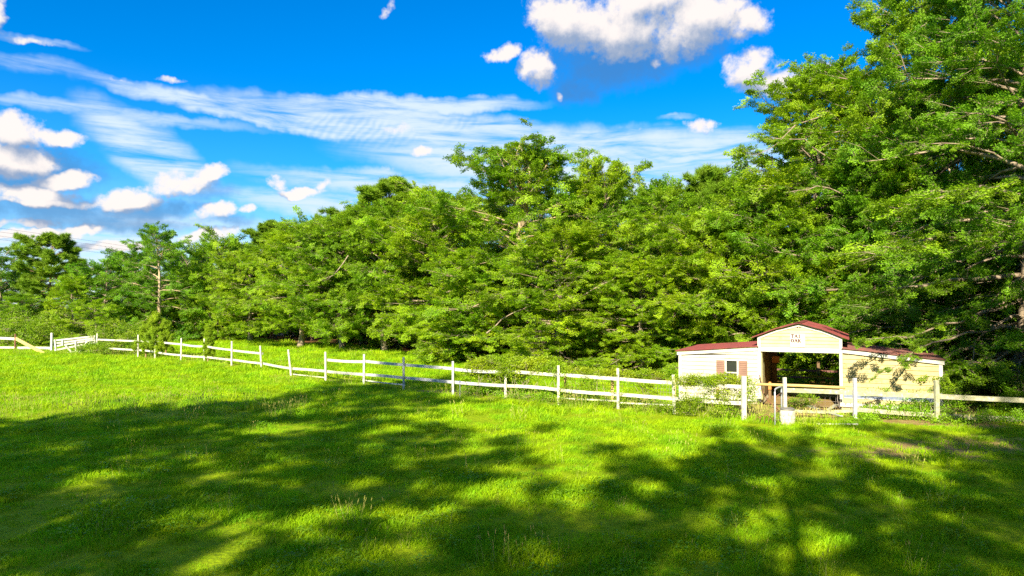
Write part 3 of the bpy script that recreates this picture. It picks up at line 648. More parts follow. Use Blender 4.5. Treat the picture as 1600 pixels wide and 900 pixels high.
# edge of the wood (trunk line) as x -> y
EX = np.array([-80,-60,-45,-30,-20,-12,-5,0,3,8,14,22,34]); EY = np.array([96,92,86,78,68,60,49,41,37,33,31,28,24])
def smooth(a, b, t): t = np.clip((t-a)/(b-a), 0, 1); return t*t*(3-2*t)
def soil_of(x, y):
    u, v = barn_xy(x, y)
    yard = smooth(-1.6, -.6, u)*(1-smooth(6., 8, u))*smooth(-2.9, -1.8, v)*(1-smooth(5.2, 6.5, v))*1.25
    strip = np.exp(-((y-fence_y(x)-.1)/.55)**2)*.52*(1-smooth(6.5, 8, x))
    strip2 = np.exp(-((y-21.4)/.8)**2)*.5*smooth(11, 12.5, x)
    bare = np.exp(-(((x-9.5)/3.2)**2+((y-16.8)/1.4)**2))*.48+np.exp(-(((x-12.5)/3.2)**2+((y-18.2)/1.4)**2))*.52+np.exp(-(((x-5.5)/1.2)**2+((y-17.5)/.8)**2))*.32
    bare += np.exp(-(((x+2.7)/1.3)**2+((y-29.0)/.8)**2))*.6
    for bx, by in ((-6.3,12.6),(-9.4,15.3),(1.7,18.3),(-1.2,9.8),(7.4,13.2)): bare += np.exp(-(((x-bx)/.45)**2+((y-by)/.3)**2))*.55
    return np.clip(np.maximum(np.maximum(yard, strip), strip2)+bare, 0, 1.2)
def litter_of(x, y):
    e = np.interp(x, EX, EY); return smooth(-2.5, 1.0, y-e)*1.1+np.exp(-((y-21.3)/1.0)**2)*.45*smooth(12, 14, x)
def build_ground():
    xs = np.concatenate([[-1500,-600,-250,-150,-110], np.arange(-90, 60.1, .75), [80,120,250,600,1500]])
    ys = np.concatenate([[-1500,-500,-150,-70,-45,-30,-20,-10,-4], np.arange(0, 50, .5), np.arange(50, 110, 1.5), [120,150,250,600,1800]])
    X, Yg = np.meshgrid(xs, ys); far = np.maximum(np.abs(X)/120, np.abs(Yg)/120); Z = np.where(far > 1, 0, gz(X, Yg))
    v = np.column_stack([X.ravel(), Yg.ravel(), Z.ravel()]); nx = len(xs); ny = len(ys)
    i, j = np.meshgrid(np.arange(nx-1), np.arange(ny-1)); a = (j*nx+i).ravel(); f = np.column_stack([a, a+1, a+nx+1, a+nx])
    me = new_mesh('ground', v, f, ['lawn'], True)
    for nm, fn in (('soil', soil_of), ('litter', litter_of)):
        at_ = me.attributes.new(nm, 'FLOAT', 'POINT'); at_.data.foreach_set('value', np.asarray(fn(X, Yg), dtype=np.float32).ravel())
    o = link('ground', me); o['kind'] = 'structure'; return o
build_ground()

# ------------------------------------------------------------------ grass
def build_grass():
    rs = np.random.RandomState(3); P = []
    def band(y0, y1, dens, s, margin=.80):
        n = int(dens*margin*(y1**2-y0**2)); y = np.sqrt(rs.uniform(y0**2, y1**2, n)); x = rs.uniform(-1, 1, n)*margin*y
        P.append(np.column_stack([x, y, np.full(n, s)]))
    band(8.2, 14, 26, 1.0); band(14, 22, 20, 1.1); band(22, 34, 11, 1.45); band(34, 56, 4.5, 2.1); band(56, 84, 1.6, 2.9)
    P = np.vstack(P); x, y, s = P.T
    from mathutils import noise as mn
    clump = np.array([mn.noise(Vector((a*.55, b*.55, 0))) for a, b in zip(x, y)])*.9+np.array([mn.noise(Vector((a*2.1, b*2.1, 5))) for a, b in zip(x, y)])*.6
    u, v = barn_xy(x, y); inside = (u > -3) & (u < 5.8) & (v > -.1) & (v < 4.8)
    keep = (rs.rand(len(x)) > np.clip(-clump*1.1-.12, 0, .8)) & (rs.rand(len(x)) > np.clip(soil_of(x, y)*1.15, 0, .93)) & (rs.rand(len(x)) > np.clip(litter_of(x, y)*1.1, 0, .97)) & ~inside
    tall = np.exp(-((y-23.5)/2.2)**2)*smooth(-6, -9, x*1.0)*.35+np.exp(-((y-fence_y(x)+.3)/.9)**2)*.45
    x, y, s, clump, tall = (a[keep] for a in (x, y, s, clump, tall)); n = len(x)
    s = s*np.clip(1+clump*1.05, .35, 1.9)
    pick = rs.randint(0, 5, n); r = rs.rand(n); pick = np.where(r < .10, rs.randint(5, 7, n), pick); r2 = rs.rand(n); pick = np.where(r2 < .012+tall, 7, pick); pick = np.where((r2 > .982) & (y < 30), 8, pick)
    s = np.where(pick >= 7, np.minimum(s, 1.5)*.9, s)
    s = np.where((pick == 5) | (pick == 6), np.minimum(s, 2.0)*1.1, s)
    pos = np.column_stack([x, y, gz(x, y)+.004]); turn = np.column_stack([rs.normal(0, .05, n), rs.normal(0, .05, n), rs.uniform(0, 2*PI, n)])
    o = scattered('grass', point_mesh('grass', pos, turn, s, pick), GRASS); tag(o, 'bright green lawn grass with clover and seed stalks across the paddock', 'grass', kind='stuff')
build_grass()

# ------------------------------------------------------------------ fences
def post_part(parent, name, x, y, ztop, w=.10, mat='fence_white', lean=(0,0), rz=0.0, point=False):
    b = MB(); h = ztop+.35; x0 = w/2
    b.poly([(-x0,-x0,-.35),(x0,-x0,-.35),(x0,x0,-.35),(-x0,x0,-.35),(-x0+lean[0],-x0+lean[1],ztop),(x0+lean[0],-x0+lean[1],ztop),(x0+lean[0],x0+lean[1],ztop-.012),(-x0+lean[0],x0+lean[1],ztop-.012)],
           [(0,3,2,1),(4,5,6,7),(0,1,5,4),(1,2,6,5),(2,3,7,6),(3,0,4,7)])
    return b.build(name, mat, parent, bevel=.006, loc=(x, y, 0), rot=(0,0,rz))
def rail_part(parent, pts, mat='fence_white', h=.118, w=.028, off=0.075, rnd=RNG):
    """pts in world coordinates at the post centres; the plank sits on the far side of the posts"""
    P3 = [np.array(p, float) for p in pts]; a, b = P3[0], P3[-1]; d = (b-a)[:2]; d /= np.linalg.norm(d); nrm = np.array([-d[1], d[0], 0]);
    if nrm[1] < 0: nrm = -nrm
    n = 5; out = []; bow = rnd.normal()*.018; side = rnd.normal()*.01
    for i in range(n):
        t = i/(n-1); q = t*(len(P3)-1); k = min(int(q), len(P3)-2); p = P3[k]+(P3[k+1]-P3[k])*(q-k)
        out.append(tuple(p+nrm*(off+side*math.sin(PI*t))+np.array([0,0,bow*math.sin(PI*t)-.01*math.sin(PI*t)])))
    m = MB(); m.bent(out, w, h); return m.build('rail', mat, parent)
PF = empty('paddock_fence', (FXY[1][0], FXY[1][1], 0)); tag(PF, 'long white two-rail fence from the white gate across the field to the barn', 'fence')
ox, oy = FXY[1]
def W(px, d, py): x, y = at(px, d); return (x-ox, y-oy, zat(py, d))
greys = {9, 10, 11}  # stretch in shadow, its shade put into a greyer colour
for i, (px, yb, yt) in enumerate(FPOST):
    x, y = FXY[i]; mat = 'fence_grey' if i in greys else 'fence_white'
    lean = {7: (-.20, 0), 6: (-.10, 0), 8: (-.03, 0)}.get(i, (RNG.normal()*.025, 0))
    post_part(PF, 'post', x-ox, y-oy, zat(yt, y), .135 if i == 16 else .088, mat, lean)
def rails(rows, mats, dz=0):
    """rows: (post index, row) pairs; one plank per pair"""
    for (i, r0), (j, r1) in zip(rows[:-1], rows[1:]):
        if r0 is None or r1 is None: continue
        a = W(FPOST[i][0], FXY[i][1], r0); b = W(FPOST[j][0], FXY[j][1], r1); d = np.array(b)-np.array(a); k = .03
        e = RNG.normal()*.012
        a2 = tuple(np.array(a)-d*k*0+np.array([0,0,e])); b2 = tuple(np.array(b)-d*.004)
        rail_part(PF, [a2, b2], mats.get(i, 'fence_white'))
rails([(0,530.5),(1,533),(2,534.5),(3,538),(4,541),(5,547),(6,552.5),(7,None),(8,562),(9,565),(10,570),(11,576),(12,580.5),(13,586),(14,592),(15,598),(16,604.5)], {9:'fence_grey',10:'fence_grey',11:'fence_grey',5:'fence_white'})
rails([(0,543),(1,547),(2,550),(3,555),(4,557.5),(5,562.5),(6,568),(7,576),(8,580),(9,585),(10,590.5),(11,597),(12,602.5),(13,609),(14,616),(15,622.7),(16,630)], {9:'fence_grey',10:'fence_grey',11:'fence_grey'})
# broken third rail lying low
for (a, ra), (b, rb), mt in (((7,584.5),(8,590),'fence_white'),((9,594),(10,601),'fence_grey'),((13,621.5),(14,626.5),'fence_white'),((14,629),(15,633),'fence_white')):
    rail_part(PF, [W(FPOST[a][0], FXY[a][1], ra), W(FPOST[b][0], FXY[b][1], rb)], mt, h=.05)
# short fence left of the gate
LP = [gpt(-45,546), gpt(25,547.5), gpt(82,550.5)]; lx, ly = LP[2]
LF = empty('short_fence', (lx, ly, 0)); tag(LF, 'short white fence at the left edge of the picture ending at the gate post', 'fence')
for (x, y), top, px in zip(LP, (521,521.5,520), (-45,25,82)):
    post_part(LF, 'post', x-lx, y-ly, zat(top, y), .10 if px != 82 else .15, 'fence_white' if px == 82 else 'rust')
def WL(px, d, py): x, y = at(px, d); return (x-lx, y-ly, zat(py, d))
rail_part(LF, [WL(-45, LP[0][1], 526), WL(25, LP[1][1], 529.5)], h=.2)
rail_part(LF, [WL(-45, LP[0][1], 542), WL(25, LP[1][1], 543)], h=.17)
rail_part(LF, [WL(27, LP[1][1], 543.5), WL(82, LP[2][1], 544)], h=.19)
m = MB(); a = at(26, LP[1][1]-.4); b = gpt(71, 553.5); m.bar((a[0],a[1],zat(529,a[1])), (b[0],b[1],.04), .05, .26)
tag(m.build('leaning_board', 'raw_wood'), 'tan unpainted board leaning diagonally against the short fence at the left', 'board')
# sagging gate
gx0, gy0 = at(85, 53.5); gx1, gy1 = at(151, 54.5)
GT = empty('field_gate', (gx0, gy0, 0)); tag(GT, 'white five-bar farm gate sagging open with diagonal braces at the left of the fence', 'gate')
def GW(px, py, off=0.0):
    t = (px-85)/66.; x = gx0+(gx1-gx0)*t; y = gy0+(gy1-gy0)*t; return (x-gx0, y-gy0+off, zat(py, y))
for (y0, y1) in ((532,525),(536.5,528),(541,530.5),(547,534.5)):
    m = MB(); m.bar(GW(86, y0), GW(151, y1), .03, .13); m.build('bar', 'fence_white', GT)
m = MB(); m.bar(GW(103,551.5,-.1), GW(134,547.5,-.1), .04, .11); m.build('bar', 'fence_white', GT)
for (a, b) in (((87,530.5),(89,548)),((99,530.5),(99,540)),((149,524),(149.5,536)),((119,533.5),(120.5,549))):
    m = MB(); m.bar(GW(*a, -.05), GW(*b, -.05), .04, .11, up=(1,0,0)); m.build('stile', 'fence_white', GT)
for (a, b) in (((104,539.5),(114,550)),((138,533),(129,548))):
    m = MB(); m.bar(GW(*a, -.08), GW(*b, -.08), .04, .12, up=(1,0,0)); m.build('brace', 'fence_white', GT)
# fence in front of the barn to the right edge
RPOST = [(1225,632+22,589,'fence_white'),(1333.5,659,590,'fence_grey'),(1461,659.5,593.5,'fence_mossy_shaded'),(1640,661,597,'fence_mossy_shaded')]
RXY = [gpt(p[0], p[1]) for p in RPOST]; rx, ry = RXY[0]
RF = empty('barnyard_fence', (rx, ry, 0)); tag(RF, 'weathered mossy two-rail fence before the barn right wing, running to the right edge', 'fence')
def WR(px, py, k=None):
    xs = [(p[0]) for p in RPOST]; d = float(np.interp(px, xs, [q[1] for q in RXY])); x, y = at(px, d); return (x-rx, y-ry, zat(py, d))
for (px, yb, yt, mt), (x, y) in zip(RPOST, RXY): post_part(RF, 'post', x-rx, y-ry, zat(yt, y), .10 if px != 1461 else .12, mt, (RNG.normal()*.01, 0))
for a, b, mt, h in (((1225,609.5),(1333,613.5),'fence_mossy_shaded',.14),((1333,614),(1461,618.5),'fence_mossy_shaded',.15),((1461,619),(1640,627),'fence_mossy_shaded',.15),
                 ((1333,639),(1461,648.5),'fence_mossy_shaded',.13),((1461,649),(1640,657.5),'fence_mossy_shaded',.15),((1225,641),(1333,641.5),'fence_mossy_shaded',.09)):
    rail_part(RF, [WR(*a), WR(*b)], mt, h=h)

# ------------------------------------------------------------------ barn
BN = empty('barn', (BX, BY, 0), BR); tag(BN, 'small cream clapboard barn with open middle bay, low side wings and red metal roof', 'barn')
DEP = 4.4; WL_, WM, WR_ = -2.88, 2.68, 5.64
def zwing(x):      # underside line of the wing roofs at local x
    return 2.02+(1.80-2.02)*(x/WL_) if x < 0 else 2.02+(1.74-2.02)*((x-WM)/(WR_-WM))
def clap(x0, x1, z0, topf, step, mat, y=0.0, hole=None):
    """overlapping boards from z0 up to the slanted line topf(x); each a part"""
    z = z0; k = 0
    while z < max(topf(x0), topf(x1))-.01:
        spans = [(x0, x1)]
        if hole and z+step > hole[2]+.02 and z < hole[3]-.02: spans = [(x0, hole[0]), (hole[1], x1)]
        for a, b in spans:
            ta, tb = topf(a), topf(b); za, zb = min(z+step+.012, ta), min(z+step+.012, tb)
            if za <= z+.005 and zb <= z+.005: continue
            # where the board runs out under the slanted edge
            aa, bb = a, b
            if za <= z+.005:
                t = (z+.005-ta)/(tb-ta); aa = a+(b-a)*t; za = z+.006
            if zb <= z+.005:
                t = (z+.005-ta)/(tb-ta); bb = a+(b-a)*t; zb = z+.006
            if bb-aa < .04: continue
            m = MB(); lip = .040+RNG.uniform(-.003,.004); dz = RNG.uniform(-.003,.003)
            pts = [(aa,y-lip,z+dz),(bb,y-lip,z+dz),(bb,y-.001,z+dz),(aa,y-.001,z+dz),(aa,y-.006,za),(bb,y-.006,zb),(bb,y-.001,zb),(aa,y-.001,za)]
            m.poly(pts, [(0,3,2,1),(4,5,6,7),(0,1,5,4),(1,2,6,5),(2,3,7,6),(3,0,4,7)]); m.build('siding_board', mat, BN)
        z += step; k += 1
def box(name, mat, x0, y0, z0, x1, y1, z1, bevel=.004, parent=None):
    m = MB(); m.box(x0,y0,z0,x1,y1,z1); return m.build(name, mat, parent or BN, bevel=bevel)
# backing walls
def wallprism(name, pts, y0, y1, mat): m = MB(); m.prism(pts, y0, y1); return m.build(name, mat, BN)
WX = (-1.17, -.78, .72, 1.62)
box('wall', 'siding_white', WL_, 0, .17, WX[0], .08, zwing(WL_)-.02, 0); box('wall', 'siding_white', WX[1], .0, .17, -.0, .08, 1.90, 0)
box('wall', 'siding_white', WX[0], 0, .17, WX[1], .08, WX[2], 0)
wallprism('wall', [(WX[0],WX[3]),(WX[1],WX[3]),(WX[1],zwing(WX[1])-.02),(WX[0],zwing(WX[0])-.02)], 0, .08, 'siding_white')
wallprism('wall', [(WM,.17),(WR_,.17),(WR_,zwing(WR_)-.02),(WM,zwing(WM)-.02)], 0, .08, 'siding_yellow')
clap(WL_+.02, -.03, .20, lambda x: zwing(x)-.035, .150, 'siding_white', hole=(WX[0]-.05, WX[1]+.05, WX[2]-.05, WX[3]+.05))
clap(WM+.06, WR_-.06, .70, lambda x: zwing(x)-.03, .158, 'siding_yellow')
clap(WM+.06, WR_-.06, .30, lambda x: .46, .16, 'siding_yellow')
box('blue_board', 'blue_board', WM+.08, -.020, .475, WR_-.08, -.002, .66); box('trim_board', 'trim', WM+.08, -.032, .445, WR_-.08, -.002, .475)
for a in (.9, 1.9): box('seam_strip', 'trim', WM+a, -.024, .478, WM+a+.012, -.0205, .658, 0)
# skirts, foundation
box('skirt_board', 'trim', WL_-.02, -.045, .16, -.02, -.002, .30); box('skirt_board', 'trim', WM+.03, -.045, .15, WR_+.02, -.002, .29)
box('foundation', 'concrete', WL_+.05, .02, -.25, 0, .25, .165); box('foundation', 'concrete', WM, .02, -.25, WR_-.05, .25, .155)
box('foundation', 'concrete', -.05, .25, -.25, .12, DEP, .12)
# corner boards
box('corner_board', 'trim', WL_-.05, -.052, .17, WL_+.06, .10, zwing(WL_)-.01)
box('corner_board', 'trim', -.06, -.054, .155, .05, .10, 2.57); box('corner_board', 'trim', WM-.05, -.054, .155, WM+.05, .10, 2.57)
box('corner_board', 'trim', WR_-.06, -.052, .16, WR_+.05, .10, zwing(WR_)-.01)
# end walls and inner walls with plank faces
for x0, x1, mat in ((WL_-.04, WL_+.03, 'siding_white'), (WR_-.03, WR_+.04, 'siding_yellow')):
    box('side_wall', mat, x0, .10, .15, x1, DEP, 1.76)
for x in (-.02, WM):
    n = 18
    for i in range(n):
        y0 = .11+(DEP-.11)*i/n; box('wall_plank', 'interior_wood', x-.01, y0+.004, .05, x+.03+RNG.uniform(0,.006), y0+(DEP-.11)/n-.004, 2.03, 0)
# tan boarding just inside the opening at the left
box('door_jamb', 'siding_cream', .052, .02, .10, .09, .16, 2.0)
for i in range(4): box('door_board', 'siding_cream', .045, .17+i*.19, .12, .072+.004*(i % 2), .17+i*.19+.183, 1.98-.02*i, 0)
# back wall stubs and wings' back wall
box('back_wall', 'interior_wood', WL_, DEP, .1, .02, DEP+.08, 1.7); box('back_wall', 'interior_wood', WM-.02, DEP, .1, WR_, DEP+.08, 1.7)
box('back_post', 'interior_wood', .02, DEP-.1, 0, .22, DEP+.05, 2.05)
box('back_header', 'interior_wood', .02, DEP-.05, 1.88, WM, DEP+.05, 2.06)
for i in range(6): box('ceiling_joist', 'interior_wood', .03, .35+i*.72, 1.97, WM-.03, .40+i*.72, 2.12, 0)
box('ceiling', 'interior_wood', .03, .12, 2.121, WM-.03, DEP, 2.14, 0)
# header, gable
PEAK, EAVE = 3.02, 2.56
def zg(x):     # gable underside with a slight break in each slope
    t = abs(x-WM/2)/(WM/2); return PEAK-(PEAK-EAVE)*(t*.80 if t < .55 else .44+(t-.55)*1.2444)
box('header_board', 'trim', -.02, -.064, 1.99, WM+.02, -.005, 2.16)
clapx = []
def gable_clap():
    z = 2.17; step = .125
    while z < PEAK-.04:
        zt = min(z+step+.012, PEAK-.03)
        def half(zz):
            xs = np.linspace(0, WM/2, 60); zz_ = np.array([zg(x)-.05 for x in xs]); 
            return 0.0 if zz <= zz_[0] else float(np.interp(zz, zz_, xs))
        a0, a1 = max(.05, half(z)), max(.05, half(zt)); lip = .040
        if WM-2*a0 > .1:
            m = MB(); m.poly([(a0,-lip,z),(WM-a0,-lip,z),(WM-a0,-.001,z),(a0,-.001,z),(a1,-.006,zt),(WM-a1,-.006,zt),(WM-a1,-.001,zt),(a1,-.001,zt)],
                   [(0,3,2,1),(4,5,6,7),(0,1,5,4),(1,2,6,5),(2,3,7,6),(3,0,4,7)]); m.build('siding_board', 'siding_cream', BN)
        z += step
gable_clap()
gl = [0, .22*WM, WM/2, .78*WM, WM]
wallprism('gable_wall', [(0,2.05)]+[(WM,2.05)]+[(x, zg(x)-.02) for x in gl[::-1]], 0, .08, 'siding_cream')
wallprism('gable_wall', [(0,1.9)]+[(WM,1.9)]+[(x, zg(x)-.02) for x in gl[::-1]], DEP, DEP+.06, 'interior_wood')
box('upper_side_wall', 'siding_cream', -.02, .1, 1.98, .02, DEP, 2.55, 0); box('upper_side_wall', 'trim', WM-.02, .1, 1.98, WM+.02, DEP, 2.55, 0)
for a, b in zip(gl[:-1], gl[1:]):       # rake boards
    m = MB(); m.poly([(a,-.058,zg(a)-.11),(b,-.058,zg(b)-.11),(b,-.004,zg(b)-.11),(a,-.004,zg(a)-.11),(a,-.058,zg(a)-.003),(b,-.058,zg(b)-.003),(b,-.004,zg(b)-.003),(a,-.004,zg(a)-.003)],
        [(0,3,2,1),(4,5,6,7),(0,1,5,4),(1,2,6,5),(2,3,7,6),(3,0,4,7)]); m.build('rake_board', 'trim', BN)
# roofs: ribbed metal sheets, ribs running down the slope
def roof_sheet(p_hi, p_lo, y0, y1, mat, rib=.20, th=.022, lift=.018, wob=.0):
    """sheet between x,z points p_hi and p_lo, from y0 to y1"""
    m = MB(); hi = np.array(p_hi); lo = np.array(p_lo); d = lo-hi; d /= np.linalg.norm(d); nx, nz = (-d[1], d[0])
    if nz < 0: nx, nz = -nx, -nz
    ys = []; y = y0
    while y < y1-1e-6:
        ys += [(y, 0), (min(y+rib*.62, y1), 0), (min(y+rib*.72, y1), lift), (min(y+rib*.88, y1), lift)]; y += rib
    ys.append((y1, 0)); seg = 4; top = []; bot = []
    for k in range(seg+1):
        p = hi+(lo-hi)*k/seg
        for yy, l in ys:
            w = wob*math.sin(3.1*yy+2*k); top.append((p[0]+nx*(l+w+th), yy, p[1]+nz*(l+w+th))); bot.append((p[0]+nx*(l+w), yy, p[1]+nz*(l+w)))
    n = len(ys); off = len(top); f = []
    for k in range(seg):
        for j in range(n-1):
            a = k*n+j; f.append((a, a+1, a+n+1, a+n)); f.append((a+off, a+n+off, a+n+1+off, a+1+off))
        f.append((k*n, (k+1)*n, (k+1)*n+off, k*n+off)); f.append((k*n+n-1, k*n+n-1+off, (k+1)*n+n-1+off, (k+1)*n+n-1))
    for j in range(n-1):
        f.append((j, j+off, j+1+off, j+1)); f.append((seg*n+j, seg*n+j+1, seg*n+j+1+off, seg*n+j+off))
    m.poly(top+bot, f); return m.build('roof_sheet', mat, BN)
xs_l = [WM/2, .22*WM, -.24]; xs_r = [WM/2, .78*WM, WM+.26]
def zo(x): return zg(x) if 0 <= x <= WM else EAVE-.09*(abs(x-WM/2)-WM/2)/.25
for xs, mats in ((xs_l, ('red_roof','red_roof')), (xs_r, ('red_roof','red_roof'))):
    for (a, b), mt in zip(zip(xs[:-1], xs[1:]), mats):
        for y0, y1 in ((-.17, 1.32), (1.322, 2.86), (2.862, DEP+.15)): roof_sheet((a, zo(a)+.004), (b, zo(b)+.004), y0, y1, mt, wob=.004)
m = MB(); m.poly([(WM/2-.12,-.18,PEAK+.028),(WM/2,-.18,PEAK+.062),(WM/2+.12,-.18,PEAK+.028),(WM/2-.12,DEP+.16,PEAK+.028),(WM/2,DEP+.16,PEAK+.062),(WM/2+.12,DEP+.16,PEAK+.028),
                  (WM/2-.12,-.18,PEAK+.020),(WM/2,-.18,PEAK+.052),(WM/2+.12,-.18,PEAK+.020),(WM/2-.12,DEP+.16,PEAK+.020),(WM/2,DEP+.16,PEAK+.052),(WM/2+.12,DEP+.16,PEAK+.020)],
                 [(0,1,4,3),(1,2,5,4),(6,9,10,7),(7,10,11,8),(0,6,7,1),(1,7,8,2),(0,3,9,6),(2,8,11,5)]); m.build('ridge_cap', 'red_roof', BN)
for y0, y1 in ((-.14, 1.48), (1.482, 3.0), (3.002, DEP+.12)):
    roof_sheet((-.025, 2.16), (WL_-.16, zwing(WL_)+.11), y0, y1, 'red_roof', wob=.004)
    roof_sheet((WM+.025, 2.16), (WR_+.14, zwing(WR_)+.11), y0, y1, 'rusty_roof', wob=.012)
def fascia(x0, z0, x1, z1, h): m = MB(); m.poly([(x0,-.085,z0-h),(x1,-.085,z1-h),(x1,-.030,z1-h),(x0,-.030,z0-h),(x0,-.085,z0),(x1,-.085,z1),(x1,-.030,z1),(x0,-.030,z0)],
        [(0,3,2,1),(4,5,6,7),(0,1,5,4),(1,2,6,5),(2,3,7,6),(3,0,4,7)]); m.build('fascia_board', 'trim', BN)
fascia(WL_-.10, zwing(WL_)+.09, -.062, 2.135, .12); fascia(WM+.055, 2.135, WR_+.10, zwing(WR_)+.09, .12)
# grey wedge of bare board under the left fascia
wallprism('patch_board', [(-1.45,1.885),(-.07,1.89),(-.07,1.99)], -.052, -.044, 'fence_grey')
# window and shutters
wn = link('window', new_mesh('window', [(WX[0],.02,WX[2]),(WX[1],.02,WX[2]),(WX[1],.02,WX[3]),(WX[0],.02,WX[3]),(WX[0],.03,WX[2]),(WX[1],.03,WX[2]),(WX[1],.03,WX[3]),(WX[0],.03,WX[3])], [(0,1,2,3),(7,6,5,4)], ['glass']), BN)
for a in ((WX[0]-.045,WX[2]-.04,WX[0]+.012,WX[3]+.04),(WX[1]-.012,WX[2]-.04,WX[1]+.045,WX[3]+.04),(WX[0]+.012,WX[3]-.01,WX[1]-.012,WX[3]+.04),(WX[0]+.012,WX[2]-.04,WX[1]-.012,WX[2]+.012)):
    box('frame', 'trim', a[0], -.046, a[1], a[2], .018, a[3], .003, wn)
box('meeting_rail', 'trim', WX[0]+.013, -.02, 1.15, WX[1]-.013, .018, 1.195, .003, wn)
for x0 in (WX[0]-.36, WX[1]+.06):
    sh = MB(); sh.box(x0, -.042, WX[2], x0+.30, -.026, WX[3]); so_ = sh.build('shutter', 'shutter', BN)
    for k in range(12):
        z = WX[2]+.04+k*.070; m = MB(); m.poly([(x0+.03,-.055,z),(x0+.27,-.055,z),(x0+.27,-.043,z+.055),(x0+.03,-.043,z+.055),(x0+.03,-.043,z),(x0+.27,-.043,z)], [(0,1,2,3),(0,4,5,1),(0,3,4),(1,5,2)]); m.build('slat', 'shutter', so_)
# lamp-like fitting at the gable peak
box('vent_block', 'rust', WM/2-.06, -.075, 2.885, WM/2-.01, -.059, 2.905, 0); box('vent_block', 'rust', WM/2+.02, -.075, 2.88, WM/2+.06, -.059, 2.905, 0)
# the hung sign
SG = empty('barn_sign', (BX+1.30*BU[0]-.09*BV[0], BY+1.30*BU[1]-.09*BV[1], 2.18), BR); tag(SG, 'square white name board with dark red letters on the barn gable', 'sign')
m = MB(); m.box(-.245, 0, 0, .245, .025, .48); m.build('board', 'trim', SG, bevel=.004)
def letters():
    m = MB(); y0, y1 = -.006, -.001; t = .016
    def st(x0, z0, x1, z1, w=t):
        w *= 1.6; m.bar((x0,(y0+y1)/2,z0), (x1,(y0+y1)/2,z1), .005, w, up=(0,0,1) if abs(x1-x0) > abs(z1-z0) else (1,0,0))
    def serif(x, z, w=.040): m.box(x-w/2, y0-.0005, z-.006, x+w/2, y1, z+.006)
    def T(x, z, h): st(x, z, x, z+h, .020); st(x-.05, z+h-.007, x+.05, z+h-.007); m.box(x-.052,y0-.001,z+h-.035,x-.042,y1,z+h); m.box(x+.042,y0-.001,z+h-.035,x+.052,y1,z+h); serif(x, z+.004)
    def A(x, z, h): st(x-.042, z, x, z+h, .013); st(x+.042, z, x, z+h, .021); m.box(x-.026,y0-.001,z+h*.32,x+.026,y1,z+h*.32+.012); serif(x-.042, z+.004); serif(x+.042, z+.004)
    def I(x, z, h): st(x, z, x, z+h, .021); serif(x, z+.004, .052); serif(x, z+h-.004, .052)
    def O(x, z, h):
        n = 14
        for i in range(n):
            a, b = 2*PI*i/n, 2*PI*(i+1)/n; rx_, rz_ = .038, h/2-.008
            m.bar((x+rx_*math.cos(a),-.0035,z+h/2+rz_*math.sin(a)), (x+rx_*math.cos(b),-.0035,z+h/2+rz_*math.sin(b)), .005, .034 if abs(math.cos((a+b)/2)) > .5 else .022, up=(math.cos((a+b)/2),0,math.sin((a+b)/2)))
    def K(x, z, h): st(x-.03, z, x-.03, z+h, .020); st(x-.025, z+h*.42, x+.035, z+h, .012); st(x-.005, z+h*.55, x+.042, z, .019); serif(x-.03, z+.004); serif(x-.03, z+h-.004); serif(x+.038, z+h-.004, .03); serif(x+.044, z+.004, .034)
    h = .125; z1 = .325; T(-.165, z1, h); A(-.050, z1, h); I(.055, z1, h)
    z2 = .165; O(-.170, z2, h); A(-.055, z2, h); K(.060, z2, h)
    return m
letters().build('lettering', 'letter', SG)
def barn_w(x, y, z=0): return (BX+x*BU[0]+y*BV[0], BY+x*BU[1]+y*BV[1], z)
# ------------------------------------------------------------------ yard things
m = MB(); a = at(1181, 23.9); b = at(1319, 22.9); m.tube([(a[0],a[1],zat(600,a[1])), ((a[0]+b[0])/2,(a[1]+b[1])/2,zat(602.2,23.4)), (b[0],b[1],zat(605.5,b[1]))], .052, 10)
tag(m.build('wooden_pole', 'raw_wood', smooth=True), 'long yellow wooden pole laid level across the open middle bay of the barn', 'pole')
# barrel
bx, by = gpt(1228.5, 661)
BL = empty('barrel', (bx, by, float(gz(bx, by))-.02)); BL.scale = (.9,.9,.97); tag(BL, 'white plastic barrel with a grey lid standing by the metal handrail', 'barrel')
m = MB(); m.lathe([(.20,0),(.225,.03),(.235,.10),(.25,.17),(.243,.185),(.25,.20),(.258,.28),(.250,.295),(.257,.31),(.245,.42),(.225,.48),(.205,.50)], sides=28); m.build('drum', 'plastic_white', BL, smooth=True)
m = MB(); m.lathe([(.225,.485),(.235,.49),(.235,.53),(.215,.545),(.20,.535)], sides=28); m.build('lid', 'grey_lid', BL)
# metal handrail: inverted U with a middle bar
hx, hy = gpt(1209, 661.5); HR = empty('handrail', (hx, hy, 0)); tag(HR, 'grey metal pipe handrail with rusty spots left of the white barrel', 'handrail')
def HW(px, py, d): x, y = at(px, d); return (x-hx, y-hy, zat(py, d))
d0, d1 = hy, hy+1.0
m = MB(); m.tube([HW(1209,663,d0), HW(1209,612,d0), HW(1210,608,d0+.05), HW(1212.5,606,d0+.2), HW(1217,604,d1-.2), HW(1219,604.5,d1-.04), HW(1219.5,607,d1), HW(1219.5,652,d1)], .027, 8, cap=True); m.build('pipe', 'galv', HR, smooth=True)
m = MB(); m.tube([HW(1209,621,d0), HW(1219.3,613.5,d1)], .024, 8); m.build('cross_bar', 'rust', HR, smooth=True)
